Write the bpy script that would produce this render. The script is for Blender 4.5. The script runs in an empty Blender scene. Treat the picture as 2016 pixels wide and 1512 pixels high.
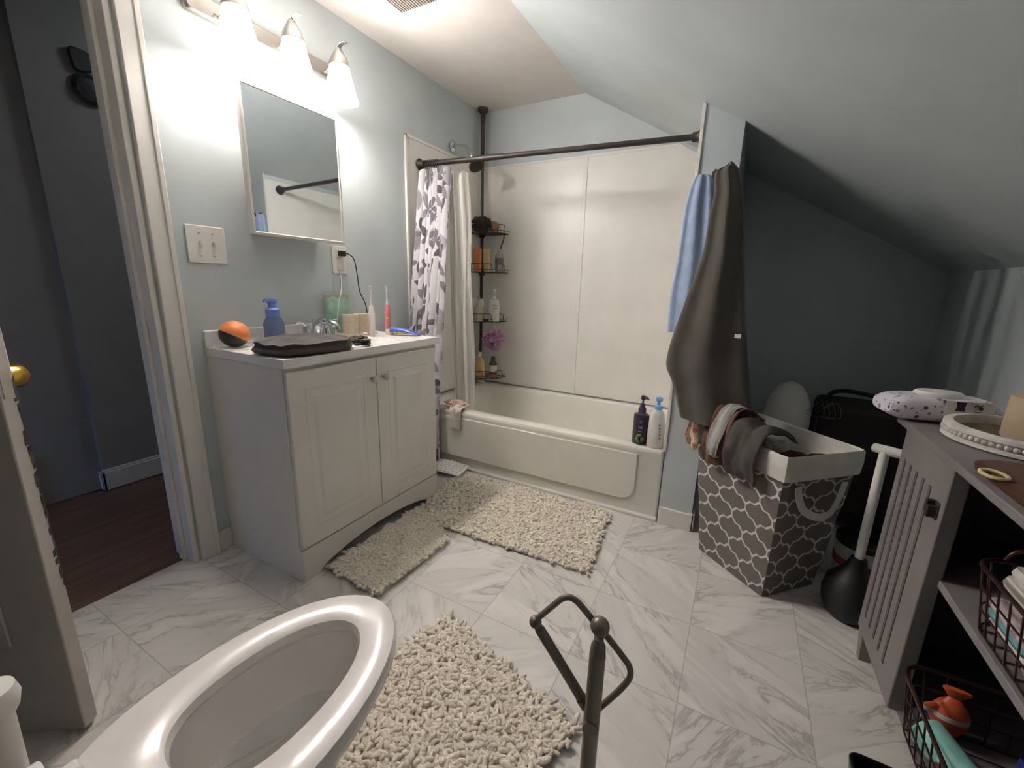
import bpy, bmesh, math, random
from mathutils import Vector, Matrix, noise, Quaternion
PI = math.pi
sc = bpy.context.scene
COL = sc.collection
rnd = random.Random(7)

# ------------------------------------------------------------------ camera
C = Vector((1.75435, -1.94849, 1.09049))
YAW, PITCH, ROLL, FPX = 0.49131, -0.23093, 0.02684, 828.7
_f = Vector((-math.sin(YAW)*math.cos(PITCH), math.cos(YAW)*math.cos(PITCH), math.sin(PITCH)))
_r0 = Vector((math.cos(YAW), math.sin(YAW), 0)); _u0 = _r0.cross(_f)
R_ = math.cos(ROLL)*_r0 + math.sin(ROLL)*_u0
U_ = -math.sin(ROLL)*_r0 + math.cos(ROLL)*_u0
cam = bpy.data.cameras.new('camera'); camo = bpy.data.objects.new('camera', cam); COL.objects.link(camo)
cam.sensor_fit = 'HORIZONTAL'; cam.sensor_width = 36; cam.lens = 36*FPX/2016; cam.clip_start = 0.02
camo.matrix_world = Matrix(((R_.x, U_.x, -_f.x, C.x), (R_.y, U_.y, -_f.y, C.y), (R_.z, U_.z, -_f.z, C.z), (0, 0, 0, 1)))
sc.camera = camo

# ------------------------------------------------------------------ exposure, world, lights
sc.view_settings.view_transform = 'Standard'; sc.view_settings.look = 'None'
sc.view_settings.gamma = 1; sc.view_settings.use_curve_mapping = False
sc.view_settings.exposure = 1.25
wd = bpy.data.worlds.new('world'); sc.world = wd; wd.use_nodes = True
wd.node_tree.nodes['Background'].inputs[0].default_value = (0.5, 0.55, 0.6, 1)
wd.node_tree.nodes['Background'].inputs[1].default_value = 0.02
SHADE_EMIT = 60.0
def area(name, loc, to, size, power, col):
    l = bpy.data.lights.new(name, 'AREA'); l.energy = power; l.color = col; l.size = size
    o = bpy.data.objects.new(name, l); COL.objects.link(o); o.location = loc
    o.rotation_euler = (Vector(to)-Vector(loc)).to_track_quat('-Z', 'Y').to_euler(); return o
# daylight reaching the hall from a far window
area('hall_daylight', (-0.7, -2.5, .3), (-1.1, -1.5, 0.25), 0.3, .9, (0.28, 0.48, 1.0))
area('hall_fill_light', (-.45, -.3, 2.38), (-.5, -.6, 0), .3, 1.5, (.85, .92, 1))  # added fill light that brightens the dim hall, not a ceiling fixture

# ------------------------------------------------------------------ helpers
def at(u, v, ax, val):
    d = _f + R_*((u-1008)/FPX) - U_*((v-756)/FPX)
    return C + d*((val-C[ax])/d[ax])
def atp(u, v, p, n):
    d = _f + R_*((u-1008)/FPX) - U_*((v-756)/FPX)
    return C + d*((Vector(p)-C).dot(n)/d.dot(n))
def lin(h):
    h = h.lstrip('#'); o = []
    for i in (0, 2, 4):
        c = int(h[i:i+2], 16)/255; o.append(c/12.92 if c <= .04045 else ((c+.055)/1.055)**2.4)
    return (*o, 1)

class N:
    def __init__(s, name):
        s.m = bpy.data.materials.new(name); s.m.use_nodes = True; s.t = s.m.node_tree
        s.b = s.t.nodes['Principled BSDF']; s.out = s.t.nodes['Material Output']
    def n(s, ty, **kw):
        x = s.t.nodes.new(ty)
        for k, v in kw.items(): setattr(x, k, v)
        return x
    def l(s, a, b): s.t.links.new(a, b)
    def set(s, inp, v):
        if hasattr(v, 'is_output'): s.l(v, inp)
        else: inp.default_value = v
    def M(s, op, a, b=None, c=None):
        x = s.n('ShaderNodeMath', operation=op); s.set(x.inputs[0], a)
        if b is not None: s.set(x.inputs[1], b)
        if c is not None: s.set(x.inputs[2], c)
        return x.outputs[0]
    def V(s, op, a, b=None, **k):
        x = s.n('ShaderNodeVectorMath', operation=op); s.set(x.inputs[0], a)
        if b is not None: s.set(x.inputs[1], b)
        return x.outputs['Value'] if op in ('LENGTH', 'DISTANCE', 'DOT_PRODUCT') else x.outputs[0]
    def xyz(s, x=0., y=0., z=0.):
        q = s.n('ShaderNodeCombineXYZ')
        for i, v in enumerate((x, y, z)): s.set(q.inputs[i], v)
        return q.outputs[0]
    def sep(s, v):
        q = s.n('ShaderNodeSeparateXYZ'); s.l(v, q.inputs[0]); return q.outputs
    def mix(s, f, a, b):
        q = s.n('ShaderNodeMix', data_type='RGBA'); s.set(q.inputs[0], f); s.set(q.inputs[6], a); s.set(q.inputs[7], b); return q.outputs[2]
    def ramp(s, f, stops):
        q = s.n('ShaderNodeValToRGB'); e = q.color_ramp.elements
        while len(e) < len(stops): e.new(.5)
        for i, (p, c) in enumerate(stops): e[i].position = p; e[i].color = c if len(c) == 4 else (*c, 1)
        s.set(q.inputs[0], f); return q.outputs[0]
    def noise(s, vec, scale, detail=3, rough=.5, dist=0):
        q = s.n('ShaderNodeTexNoise'); q.inputs['Scale'].default_value = scale; q.inputs['Detail'].default_value = detail
        q.inputs['Roughness'].default_value = rough; q.inputs['Distortion'].default_value = dist
        if vec is not None: s.l(vec, q.inputs['Vector'])
        return q.outputs[0]
    def obj(s): return s.n('ShaderNodeTexCoord').outputs['Object']
    def pos(s): return s.n('ShaderNodeNewGeometry').outputs['Position']
    def uv(s): return s.n('ShaderNodeTexCoord').outputs['UV']
    def bump(s, h, strength=.3, dist=.01):
        q = s.n('ShaderNodeBump'); q.inputs['Strength'].default_value = strength; q.inputs['Distance'].default_value = dist
        s.l(h, q.inputs['Height']); s.l(q.outputs[0], s.b.inputs['Normal'])

def mat(name, hexc, rough=.5, metal=0., var=.06, vscale=9., bump=0., bscale=120., spec=.5, trans=0., alpha=1., sheen=0., coat=0.):
    k = N(name); c = lin(hexc)
    if var:
        f = k.noise(k.obj(), vscale, 3)
        d = tuple(x*(1-var*2) for x in c[:3]); e = tuple(min(1, x*(1+var)) for x in c[:3])
        k.l(k.ramp(f, [(.3, d), (.7, e)]), k.b.inputs['Base Color'])
    else: k.b.inputs['Base Color'].default_value = c
    k.b.inputs['Roughness'].default_value = rough; k.b.inputs['Metallic'].default_value = metal
    k.b.inputs['Specular IOR Level'].default_value = spec
    k.b.inputs['Transmission Weight'].default_value = trans; k.b.inputs['Alpha'].default_value = alpha
    k.b.inputs['Sheen Weight'].default_value = sheen; k.b.inputs['Coat Weight'].default_value = coat
    if bump: k.bump(k.noise(k.obj(), bscale, 2), bump, .002)
    return k.m

class MB:
    """collects shapes in world coordinates"""
    def __init__(s): s.bm = bmesh.new(); s.uvl = None
    def box(s, x0, x1, y0, y1, z0, z1, mtx=None):
        vs = [s.bm.verts.new(Vector((x, y, z))) for x in (x0, x1) for y in (y0, y1) for z in (z0, z1)]
        for f in ((0,1,3,2), (4,6,7,5), (0,4,5,1), (2,3,7,6), (0,2,6,4), (1,5,7,3)): s.bm.faces.new([vs[i] for i in f])
        if mtx: bmesh.ops.transform(s.bm, matrix=mtx, verts=vs)
        return s
    def loft(s, rings, cap0=True, cap1=True, closed=False):
        R = [[s.bm.verts.new(Vector(p)) for p in r] for r in rings]
        n = len(R[0]); m = len(R)
        for i in range(m if closed else m-1):
            a, b = R[i], R[(i+1) % m]
            for j in range(n): s.bm.faces.new((a[j], a[(j+1) % n], b[(j+1) % n], b[j]))
        if not closed:
            if cap0: s.bm.faces.new(R[0][::-1])
            if cap1: s.bm.faces.new(R[-1])
        return s
    def lathe(s, prof, c=(0,0,0), n=28, axis=(0,0,1), cap0=True, cap1=True, sx=1., sy=1.):
        q = Vector((0,0,1)).rotation_difference(Vector(axis)); c = Vector(c)
        return s.loft([[c + q @ Vector((r*sx*math.cos(2*PI*j/n), r*sy*math.sin(2*PI*j/n), z)) for j in range(n)] for r, z in prof], cap0, cap1)
    def tube(s, pts, r, n=10, closed=False):
        P = [Vector(p) for p in pts]; m = len(P)
        rr = r if isinstance(r, (list, tuple)) else [r]*m
        T = []
        for i in range(m):
            a = P[(i-1) % m] if closed or i else P[0]; b = P[(i+1) % m] if closed or i < m-1 else P[-1]
            T.append((b-a).normalized())
        ref = T[0].orthogonal().normalized(); rings = []
        for i in range(m):
            if i: ref = (T[i-1].rotation_difference(T[i]) @ ref)
            ref = (ref - T[i]*ref.dot(T[i])).normalized(); w = T[i].cross(ref)
            rings.append([P[i] + (ref*math.cos(2*PI*j/n) + w*math.sin(2*PI*j/n))*rr[i] for j in range(n)])
        return s.loft(rings, closed=closed)
    def ball(s, c, r, n=14, sz=1., sx=1., sy=1.):
        c = Vector(c); m = n//2+1
        return s.loft([[c+Vector((r*sx*math.sin(t)*math.cos(2*PI*j/n), r*sy*math.sin(t)*math.sin(2*PI*j/n), -r*sz*math.cos(t))) for j in range(n)]
                       for t in [max(.04, min(PI-.04, PI*i/m)) for i in range(m+1)]])
    def grid(s, fn, nu, nv, cu=False, uv=None):
        V = [[s.bm.verts.new(Vector(fn(i/nu, j/nv))) for j in range(nv+1)] for i in range(nu if cu else nu+1)]
        if uv and not s.uvl: s.uvl = s.bm.loops.layers.uv.new('UVMap')
        for i in range(nu):
            for j in range(nv):
                f = s.bm.faces.new((V[i][j], V[(i+1) % len(V)][j], V[(i+1) % len(V)][j+1], V[i][j+1]))
                if uv:
                    for lp, (a, b) in zip(f.loops, ((i, j), (i+1, j), (i+1, j+1), (i, j+1))): lp[s.uvl].uv = uv(a/nu, b/nv)
        return s
    def prism(s, poly, d):
        d = Vector(d); a = [s.bm.verts.new(Vector(p)) for p in poly]; b = [s.bm.verts.new(Vector(p)+d) for p in poly]
        s.bm.faces.new(a[::-1]); s.bm.faces.new(b); n = len(a)
        for i in range(n): s.bm.faces.new((a[i], a[(i+1) % n], b[(i+1) % n], b[i]))
        return s
    def build(s, name, m, parent=None, bevel=0., smooth=True, solid=0., sub=0, kind=None, label=None, seg=2, off=0.):
        bmesh.ops.recalc_face_normals(s.bm, faces=s.bm.faces[:])
        me = bpy.data.meshes.new(name)
        o = bpy.data.objects.new(name, me)
        loc = Vector((0,0,0))
        if parent:
            p = parent
            while p: loc += p.location; p = p.parent
        else:
            if not kind == 'structure':
                vs = [v.co for v in s.bm.verts]
                loc = Vector(((min(v.x for v in vs)+max(v.x for v in vs))/2, (min(v.y for v in vs)+max(v.y for v in vs))/2, min(v.z for v in vs)))
                o.location = loc
        bmesh.ops.translate(s.bm, vec=-loc, verts=s.bm.verts[:])
        s.bm.to_mesh(me); s.bm.free()
        COL.objects.link(o)
        if parent: o.parent = parent
        for x in (m if isinstance(m, (list, tuple)) else [m]): me.materials.append(x)
        if smooth:
            for p in me.polygons: p.use_smooth = True
            try: me.set_sharp_from_angle(angle=math.radians(38))
            except Exception: pass
        if solid:
            k = o.modifiers.new('solid', 'SOLIDIFY'); k.thickness = solid; k.offset = off
        if bevel:
            k = o.modifiers.new('bevel', 'BEVEL'); k.width = bevel; k.segments = seg; k.limit_method = 'ANGLE'; k.angle_limit = math.radians(40)
            k.harden_normals = False
        if sub:
            k = o.modifiers.new('sub', 'SUBSURF'); k.levels = sub; k.render_levels = sub
        if kind: o['kind'] = kind
        if label: o['label'] = label
        return o
def thing(name, label, cat, loc, group=None):
    o = bpy.data.objects.new(name, None); COL.objects.link(o); o.location = loc; o.empty_display_size = .02
    o['label'] = label; o['category'] = cat
    if group: o['group'] = group
    return o
def tag(o, label, cat, group=None):
    o['label'] = label; o['category'] = cat
    if group: o['group'] = group
    return o
def copy_tree(o, loc, label=None):
    c = o.copy(); COL.objects.link(c); c.location = loc
    if label: c['label'] = label
    def rec(src, dst):
        for ch in list(src.children):
            k = ch.copy(); COL.objects.link(k); k.parent = dst; rec(ch, k)
    rec(o, c); return c
def rrect(x0, x1, y0, y1, r, z, n=6):
    out = []
    for cx, cy, a0 in ((x1-r, y1-r, 0), (x0+r, y1-r, PI/2), (x0+r, y0+r, PI), (x1-r, y0+r, 1.5*PI)):
        for i in range(n+1):
            a = a0+PI/2*i/n; out.append((cx+r*math.cos(a), cy+r*math.sin(a), z))
    return out
def spline(pts, k=6, closed=False):
    P = [Vector(p) for p in pts]; n = len(P); out = []
    for i in range(n if closed else n-1):
        p0 = P[(i-1) % n] if closed or i else P[0]; p1 = P[i]; p2 = P[(i+1) % n]; p3 = P[(i+2) % n] if closed or i < n-2 else P[-1]
        for j in range(k):
            t = j/k
            out.append(.5*((2*p1)+(p2-p0)*t+(2*p0-5*p1+4*p2-p3)*t*t+(3*p1-p0-3*p2+p3)*t**3))
    if not closed: out.append(P[-1])
    return out
def text_mesh(s, size, m, name, parent, origin, xdir, ydir, ext=.0004, bold=0.):
    cu = bpy.data.curves.new('txt', 'FONT'); cu.body = s; cu.size = size; cu.extrude = ext; cu.align_x = 'CENTER'; cu.align_y = 'CENTER'; cu.offset = bold
    t = bpy.data.objects.new('txt', cu); COL.objects.link(t)
    me = bpy.data.meshes.new_from_object(t.evaluated_get(bpy.context.evaluated_depsgraph_get()))
    bpy.data.objects.remove(t); bpy.data.curves.remove(cu)
    x = Vector(xdir).normalized(); y = Vector(ydir).normalized(); z = x.cross(y)
    loc = Vector(origin); p = parent
    while p: loc = loc-p.location; p = p.parent
    me.transform(Matrix(((x.x, y.x, z.x, loc.x), (x.y, y.y, z.y, loc.y), (x.z, y.z, z.z, loc.z), (0, 0, 0, 1))))
    me.name = name; me.materials.clear(); me.materials.append(m)
    o = bpy.data.objects.new(name, me); COL.objects.link(o); o.parent = parent; return o
def nz(x, y, z, s=1., seed=0.): return noise.noise(Vector((x*s+seed, y*s+seed*.7, z*s-seed)))

# ------------------------------------------------------------------ materials
M_wall = mat('wall_paint_blue', '#c2c9ca', .55, var=.03, vscale=4, bump=.08, bscale=60)
M_ceil = mat('ceiling_paint', '#d8d2cc', .7, var=.02, bump=.06, bscale=50)
M_trim = mat('trim_paint', '#dedad3', .45, var=.015, vscale=8)
M_oldtrim = mat('worn_trim_paint', '#dad7d0', .5, var=.02, vscale=8, bump=.12, bscale=40)
M_white = mat('vanity_white', '#dedad3', .38, var=.015)
M_marble = mat('cultured_marble', '#eceae6', .22, var=.02)
M_tub = mat('tub_enamel', '#e6e2d8', .25, var=.02, coat=.3)
M_surr = mat('surround_panel', '#e8e5de', .33, var=.025, vscale=5)
M_porc = mat('porcelain', '#e6e0dc', .2, var=.02, coat=.25)
M_chrome = mat('chrome', '#d6d8da', .12, metal=1, var=0)
M_nickel = mat('brushed_nickel', '#b7b3ae', .3, metal=1, var=.03)
M_bronze = mat('dark_bronze', '#3b3531', .42, metal=.35, var=.05)
M_gunmetal = mat('gunmetal_stand', '#7c746a', .4, metal=.35, var=.06)
M_knob = mat('satin_knob', '#bdb8b0', .45, metal=.3, var=.02)
M_brass = mat('brass', '#c6a04e', .25, metal=1, var=.06)
M_plast = mat('white_plastic', '#e6e2db', .35, var=.02)
M_ivory = mat('ivory_plastic', '#e2ded7', .35, var=.02)
M_black = mat('black_rubber', '#151413', .5, var=.05)
M_blackp = mat('black_plastic', '#100f0f', .35, var=.03)
M_grey = mat('grey_cabinet_paint', '#7d7776', .5, var=.06, vscale=7)
M_greyin = mat('grey_cabinet_inside', '#a89d9c', .6, var=.05)
M_hall = mat('hall_paint', '#8d8b88', .7, var=.03)
M_halld = mat('hall_paint_dark', '#55555c', .7, var=.04)
M_door = mat('door_paint', '#b9b3ac', .5, var=.06, vscale=6)
M_pile = mat('cream_chenille', '#e4d9c8', .9, var=.05, vscale=30, sheen=.3)
M_backing = mat('rug_backing', '#d6cdbd', .9, var=.1)
M_robe = mat('dark_brown_fleece', '#4b463f', .95, var=.08, vscale=14, sheen=.25, bump=.3, bscale=260)
M_blue = mat('blue_towel', '#9cadc9', .9, var=.07, vscale=20, sheen=.3, bump=.4, bscale=300)
M_dark = mat('black_cloth', '#3c3733', .9, var=.12, vscale=18, sheen=.2, bump=.3, bscale=240)

def m_floor():
    k = N('marble_tile'); x, y, _ = k.sep(k.pos()); T = .313
    u = k.M('DIVIDE', k.M('SUBTRACT', x, .172), T); v = k.M('DIVIDE', k.M('ADD', y, .918), T)
    iu = k.M('FLOOR', u); iv = k.M('FLOOR', v); fu = k.M('SUBTRACT', u, iu); fv = k.M('SUBTRACT', v, iv)
    w = k.n('ShaderNodeTexWhiteNoise', noise_dimensions='2D'); k.l(k.xyz(iu, iv), w.inputs['Vector'])
    rv = w.outputs['Value']; rs = k.sep(w.outputs['Color'])
    ang = k.M('ADD', .5, k.M('MULTIPLY', k.M('GREATER_THAN', rv, .5), 1.75)); ang = k.M('ADD', ang, k.M('MULTIPLY', rs[1], .5))
    ca = k.M('COSINE', ang); sa = k.M('SINE', ang)
    p = k.M('ADD', k.M('MULTIPLY', x, ca), k.M('MULTIPLY', y, sa)); q = k.M('SUBTRACT', k.M('MULTIPLY', y, ca), k.M('MULTIPLY', x, sa))
    o = k.M('MULTIPLY', rs[0], 40)
    vec = k.xyz(k.M('MULTIPLY', p, 2.6), k.M('MULTIPLY', q, 10.5), o)
    n1 = k.noise(vec, 1., 6, .62, .55); n2 = k.noise(k.xyz(k.M('MULTIPLY', p, 4), k.M('MULTIPLY', q, 7), o), 1., 3)
    vein = k.M('ABSOLUTE', k.M('SUBTRACT', n1, .5))
    vm = k.M('SUBTRACT', 1, k.M('SMOOTH_MIN', 1., k.M('DIVIDE', vein, .028), .1)); vm = k.M('MAXIMUM', vm, 0)
    vm = k.M('MULTIPLY', vm, k.M('MINIMUM', 1., k.M('MAXIMUM', 0., k.M('MULTIPLY', k.M('SUBTRACT', n2, .44), 7))))
    base = k.ramp(n1, [(.25, lin('#d9d4cf')), (.5, lin('#cfcac5')), (.62, lin('#dfdad5')), (.8, lin('#d5d0cb'))])
    col = k.mix(k.M('MULTIPLY', vm, .62), base, lin('#8b8683'))
    e = k.M('MINIMUM', k.M('MINIMUM', fu, k.M('SUBTRACT', 1, fu)), k.M('MINIMUM', fv, k.M('SUBTRACT', 1, fv)))
    col = k.mix(k.M('MULTIPLY', k.M('LESS_THAN', e, .005), .5), col, lin('#8f8983'))
    k.l(col, k.b.inputs['Base Color']); k.b.inputs['Roughness'].default_value = .42
    return k.m
M_floor = m_floor()
def m_wood(name, c1, c2, sc_=(2, 30, 30), rough=.4, planks=0.):
    k = N(name); q = k.pos()
    x, y, z = k.sep(q)
    n = k.noise(k.xyz(k.M('MULTIPLY', x, sc_[1]), k.M('MULTIPLY', y, sc_[0]), k.M('MULTIPLY', z, sc_[2])), 1., 5, .6, .4)
    col = k.ramp(n, [(.3, lin(c1)), (.7, lin(c2))])
    if planks:
        f = k.M('FRACT', k.M('DIVIDE', x, planks)); col = k.mix(k.M('LESS_THAN', f, .03), col, (.01, .006, .004, 1))
    k.l(col, k.b.inputs['Base Color']); k.b.inputs['Roughness'].default_value = rough
    return k.m
M_hallfloor = m_wood('hall_wood', '#5e463a', '#7a5d4d', planks=.09, rough=.35)
M_board = m_wood('brown_board', '#432619', '#603823', (6, 60, 60))
def m_curtain():
    k = N('floral_curtain'); uv = k.uv()
    def layer(scale, sq, thr, seed, petals=0):
        v = k.V('MULTIPLY', k.V('ADD', uv, (seed, seed*1.7, 0)), (scale, scale, 0))
        t = k.n('ShaderNodeTexVoronoi', voronoi_dimensions='2D'); t.inputs['Scale'].default_value = 1; t.inputs['Randomness'].default_value = .75
        k.l(v, t.inputs['Vector'])
        d = k.sep(k.V('SUBTRACT', v, t.outputs['Position'])); r = k.sep(t.outputs['Color'])
        a = k.M('MULTIPLY', r[0], 6.28); ca = k.M('COSINE', a); sa = k.M('SINE', a)
        p = k.M('ADD', k.M('MULTIPLY', d[0], ca), k.M('MULTIPLY', d[1], sa)); q = k.M('SUBTRACT', k.M('MULTIPLY', d[1], ca), k.M('MULTIPLY', d[0], sa))
        if petals:
            th = k.M('ARCTAN2', q, p); rr = k.M('SQRT', k.M('ADD', k.M('MULTIPLY', p, p), k.M('MULTIPLY', q, q)))
            lim = k.M('MULTIPLY', k.M('ABSOLUTE', k.M('COSINE', k.M('MULTIPLY', th, petals/2))), thr)
            inside = k.M('LESS_THAN', rr, lim)
        else:
            # pointed leaf: two arcs
            w = k.M('SUBTRACT', thr, k.M('MULTIPLY', k.M('MULTIPLY', p, p), thr/(sq*sq)))
            inside = k.M('LESS_THAN', k.M('ABSOLUTE', q), w)
        return inside, r
    i1, r1 = layer(7.5, .46, .17, .3); i2, r2 = layer(6., .4, .42, 2.1, 5); i3, r3 = layer(9., .44, .19, 5.3); i4, r4 = layer(5., .42, .3, 8.7)
    c = lin('#e3dee2')
    col = k.mix(k.M('MULTIPLY', i4, k.M('LESS_THAN', r4[1], .6)), c, lin('#b5b0b6'))
    col = k.mix(k.M('MULTIPLY', i1, k.M('LESS_THAN', r1[1], .75)), col, lin('#8f8a8f'))
    col = k.mix(k.M('MULTIPLY', i2, k.M('LESS_THAN', r2[1], .45)), col, lin('#77727a'))
    col = k.mix(k.M('MULTIPLY', i3, k.M('LESS_THAN', r3[1], .55)), col, lin('#5f5a60'))
    k.l(col, k.b.inputs['Base Color']); k.b.inputs['Roughness'].default_value = .8
    return k.m
M_curtain = m_curtain()
def m_trellis():
    k = N('trellis_fabric'); u, v, _ = k.sep(k.uv()); S = 1/.122
    u = k.M('MULTIPLY', u, S); v = k.M('MULTIPLY', v, S)
    wob = k.M('MULTIPLY', k.M('SUBTRACT', k.noise(k.uv(), 140, 2), .5), .03)
    fa_ = k.M('ABSOLUTE', k.M('SUBTRACT', k.M('FRACT', u), .5)); fb_ = k.M('ABSOLUTE', k.M('SUBTRACT', k.M('FRACT', v), .5))
    es = k.M('MULTIPLY', k.M('SUBTRACT', k.M('ADD', fa_, fb_), .5), .7071); et = k.M('MULTIPLY', k.M('SUBTRACT', fa_, fb_), .7071)
    sn = k.M('SINE', k.M('MULTIPLY', et, 8.886)); sn = k.M('MULTIPLY', k.M('MAXIMUM', -1., k.M('MINIMUM', 1., k.M('MULTIPLY', sn, 1.9))), .062)
    d = k.M('ADD', k.M('ABSOLUTE', k.M('SUBTRACT', es, sn)), wob)
    k.l(k.mix(k.M('LESS_THAN', d, .034), lin('#6b6460'), lin('#cfc9c0')), k.b.inputs['Base Color'])
    k.b.inputs['Roughness'].default_value = .9; k.bump(k.noise(k.uv(), 900, 2), .2, .001)
    return k.m
M_trellis = m_trellis()
def m_spots(name, base, cols, scale, thr=.3, ring=True):
    k = N(name); t = k.n('ShaderNodeTexVoronoi', voronoi_dimensions='3D'); t.inputs['Scale'].default_value = scale
    k.l(k.obj(), t.inputs['Vector']); d = t.outputs['Distance']; r = k.sep(t.outputs['Color'])
    lim = k.M('ADD', .1, k.M('MULTIPLY', r[0], thr))
    ins = k.M('LESS_THAN', d, lim); hol = k.M('MULTIPLY', k.M('LESS_THAN', d, k.M('SUBTRACT', lim, .07)), k.M('GREATER_THAN', r[1], .5)) if ring else 0.
    c = k.mix(k.M('GREATER_THAN', r[2], .5), lin(cols[0]), lin(cols[1]))
    f = k.M('SUBTRACT', ins, hol) if ring else ins
    k.l(k.mix(f, lin(base), c), k.b.inputs['Base Color']); k.b.inputs['Roughness'].default_value = .4
    return k.m
M_wipes = m_spots('spotted_film', '#d9d2d8', ('#4e3f6e', '#8a8190'), 70, .36)
M_emit = N('lit_glass'); M_emit.b.inputs['Base Color'].default_value = (1, .98, .95, 1)
M_emit.b.inputs['Emission Color'].default_value = (1.0, .94, .90, 1)
_nx = M_emit.sep(M_emit.n('ShaderNodeNewGeometry').outputs['Normal'])   # glow dimmed on wall-facing glass to shrink the hot spot on the wall
_g = M_emit.M('ADD', .025, M_emit.M('MULTIPLY', .975, M_emit.M('SMOOTH_MIN', 1., M_emit.M('MAXIMUM', 0., M_emit.M('ADD', .0, M_emit.M('MULTIPLY', _nx[0], 1.25))), .1)))
M_emit.l(M_emit.M('MULTIPLY', _g, SHADE_EMIT), M_emit.b.inputs['Emission Strength'])
M_emit = M_emit.m
M_bulb = N('lit_bulb'); M_bulb.b.inputs['Emission Color'].default_value = (1.0, .94, .90, 1); M_bulb.b.inputs['Emission Strength'].default_value = 95.; M_bulb = M_bulb.m
M_mirror = mat('mirror_glass', '#dfe4e6', .02, metal=1, var=0)
def m_liner():
    k = N('clear_liner'); b = k.b
    b.inputs['Base Color'].default_value = lin('#e9e6df'); b.inputs['Roughness'].default_value = .22; b.inputs['Alpha'].default_value = .36
    return k.m
M_liner = m_liner()
M_water = mat('bowl_water', '#dfe3e2', .03, var=0, trans=.85)
M_clear = mat('clear_plastic', '#f0f0f0', .05, var=0, trans=.95)

# =================================================================== ROOM
L, W, YB, ZC, XS, SL, XK, YA = 1.524, .1458, .7884, 2.234, .7441, .5666, 2.5751, .79
YN = -2.35
zs = lambda x: ZC-SL*(x-XS)
def struct(name, mb, m, **k): return mb.build(name, m, kind='structure', **k)
struct('floor', MB().box(-.06, XK+.1, YN-.1, YB+.1, -.05, 0), M_floor, smooth=False)
struct('floor_hall', MB().box(-1.9, -.06, -3.4, .3, -.05, -.003), M_hallfloor, smooth=False)
DY0, DY1, DH = -2.06, -1.2431, 2.05
wl = MB().box(-.12, 0, DY1, YB+.1, 0, ZC).box(-.12, 0, YN-.1, DY0, 0, ZC).box(-.12, 0, DY0, DY1, DH, ZC)
struct('wall_left', wl, M_wall, smooth=False)
struct('wall_back', MB().prism([(-.12, YB, 0), (XK+.1, YB, 0), (XK+.1, YB, zs(XK+.1)), (XS, YB, ZC+.02), (-.12, YB, ZC+.02)], (0, .1, 0)), M_wall, smooth=False)
struct('wall_right', MB().box(XK, XK+.1, YN-.1, YB+.1, 0, zs(XK)+.03), M_wall, smooth=False)
struct('wall_near', MB().box(-.12, XK+.1, YN-.1, YN, 0, ZC), mat('low_bounce_dark_wall', '#4a4f52', .6, var=.02), smooth=False)  # unseen wall behind the camera, coloured dark to cut bounce light
struct('wall_partition', MB().prism([(L, 0, 0), (L+W, 0, 0), (L+W, 0, zs(L+W)+.01), (L, 0, zs(L)+.01)], (0, YB, 0)), M_wall, smooth=False)
struct('ceiling', MB().box(-.12, XS, YN-.1, YB+.1, ZC, ZC+.08), M_ceil, smooth=False)
struct('ceiling_slope', MB().prism([(XS, YN-.1, ZC), (XK+.1, YN-.1, zs(XK+.1)), (XK+.1, YN-.1, zs(XK+.1)+.1), (XS, YN-.1, ZC+.1)], (0, YB-YN+.2, 0)), M_wall, smooth=False)
# hall
HX = -1.03
struct('wall_hall', MB().box(HX-.5, HX, -1.175, .4, 0, 2.4).box(-1.9, HX-.035, -3.4, -1.175, 0, 2.4).box(-1.9, -.12, .3, .4, 0, 2.4).box(-1.9, -.12, -3.5, -3.4, 0, 2.4).box(-.125, -.12, DY1, .4, 0, 2.4).box(-.125, -.12, -3.5, DY0, 0, 2.4), M_hall, smooth=False)
struct('ceiling_hall', MB().box(-1.9, -.12, -3.5, .4, 2.4, 2.45), M_hall, smooth=False)
struct('baseboard_hall', MB().box(HX, HX+.014, -1.189, .3, 0, .098).box(HX-.035, HX+.014, -1.189, -1.175, 0, .098).box(HX, HX+.009, -1.184, .3, .098, .11), M_oldtrim, bevel=.003)
struct('trim_hall', MB().box(HX-.035, HX-.02, -2.2, -1.395, 0, .24), M_oldtrim, bevel=.003)
# bathroom door casing and jamb
cas = MB().box(0, .02, DY1+.006, -1.1732, 0, 2.13).box(0, .024, -1.19, -1.1732, 0, 2.13)
cas.box(0, .02, DY0-.07, DY0-.006, 0, 2.13).box(0, .02, DY0-.07, -1.1732, DH+.005, 2.13)
struct('trim_1', cas, M_oldtrim, bevel=.003)
jm = MB().box(-.135, .006, DY1-.018, DY1, 0, DH).box(-.135, .006, DY0, DY0+.018, 0, DH).box(-.135, .006, DY0, DY1, DH-.018, DH).box(-.085, -.05, DY1-.03, DY1-.017, 0, DH)
jm.box(-.15, -.12, DY1-.012, DY1+.06, 0, DH)
struct('trim_2', jm, M_oldtrim, bevel=.003)
struct('trim_3', MB().box(-.052, -.049, -1.262, -1.259, .86, .93), M_brass)
struct('baseboard_left', MB().box(0, .012, -1.174, -1.12, 0, .085), M_trim, bevel=.003)
struct('baseboard_partition', MB().box(L+.002, L+W+.012, -.013, 0, 0, .085).box(L+W, L+W+.013, -.013, YB, 0, .085), M_trim, bevel=.003)
struct('baseboard_back', MB().box(L+W, XK, YB-.013, YB, 0, .085), M_trim, bevel=.003)
struct('baseboard_right', MB().box(XK-.013, XK, YN, YB, 0, .085), M_trim, bevel=.003)
struct('trim_4', MB().prism([(L-.009, -.006, .36), (L+.004, -.006, .36), (L+.004, -.006, zs(L+.004)), (L-.009, -.006, zs(L-.009))], (0, .012, 0)), M_trim, bevel=.002)
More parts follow.
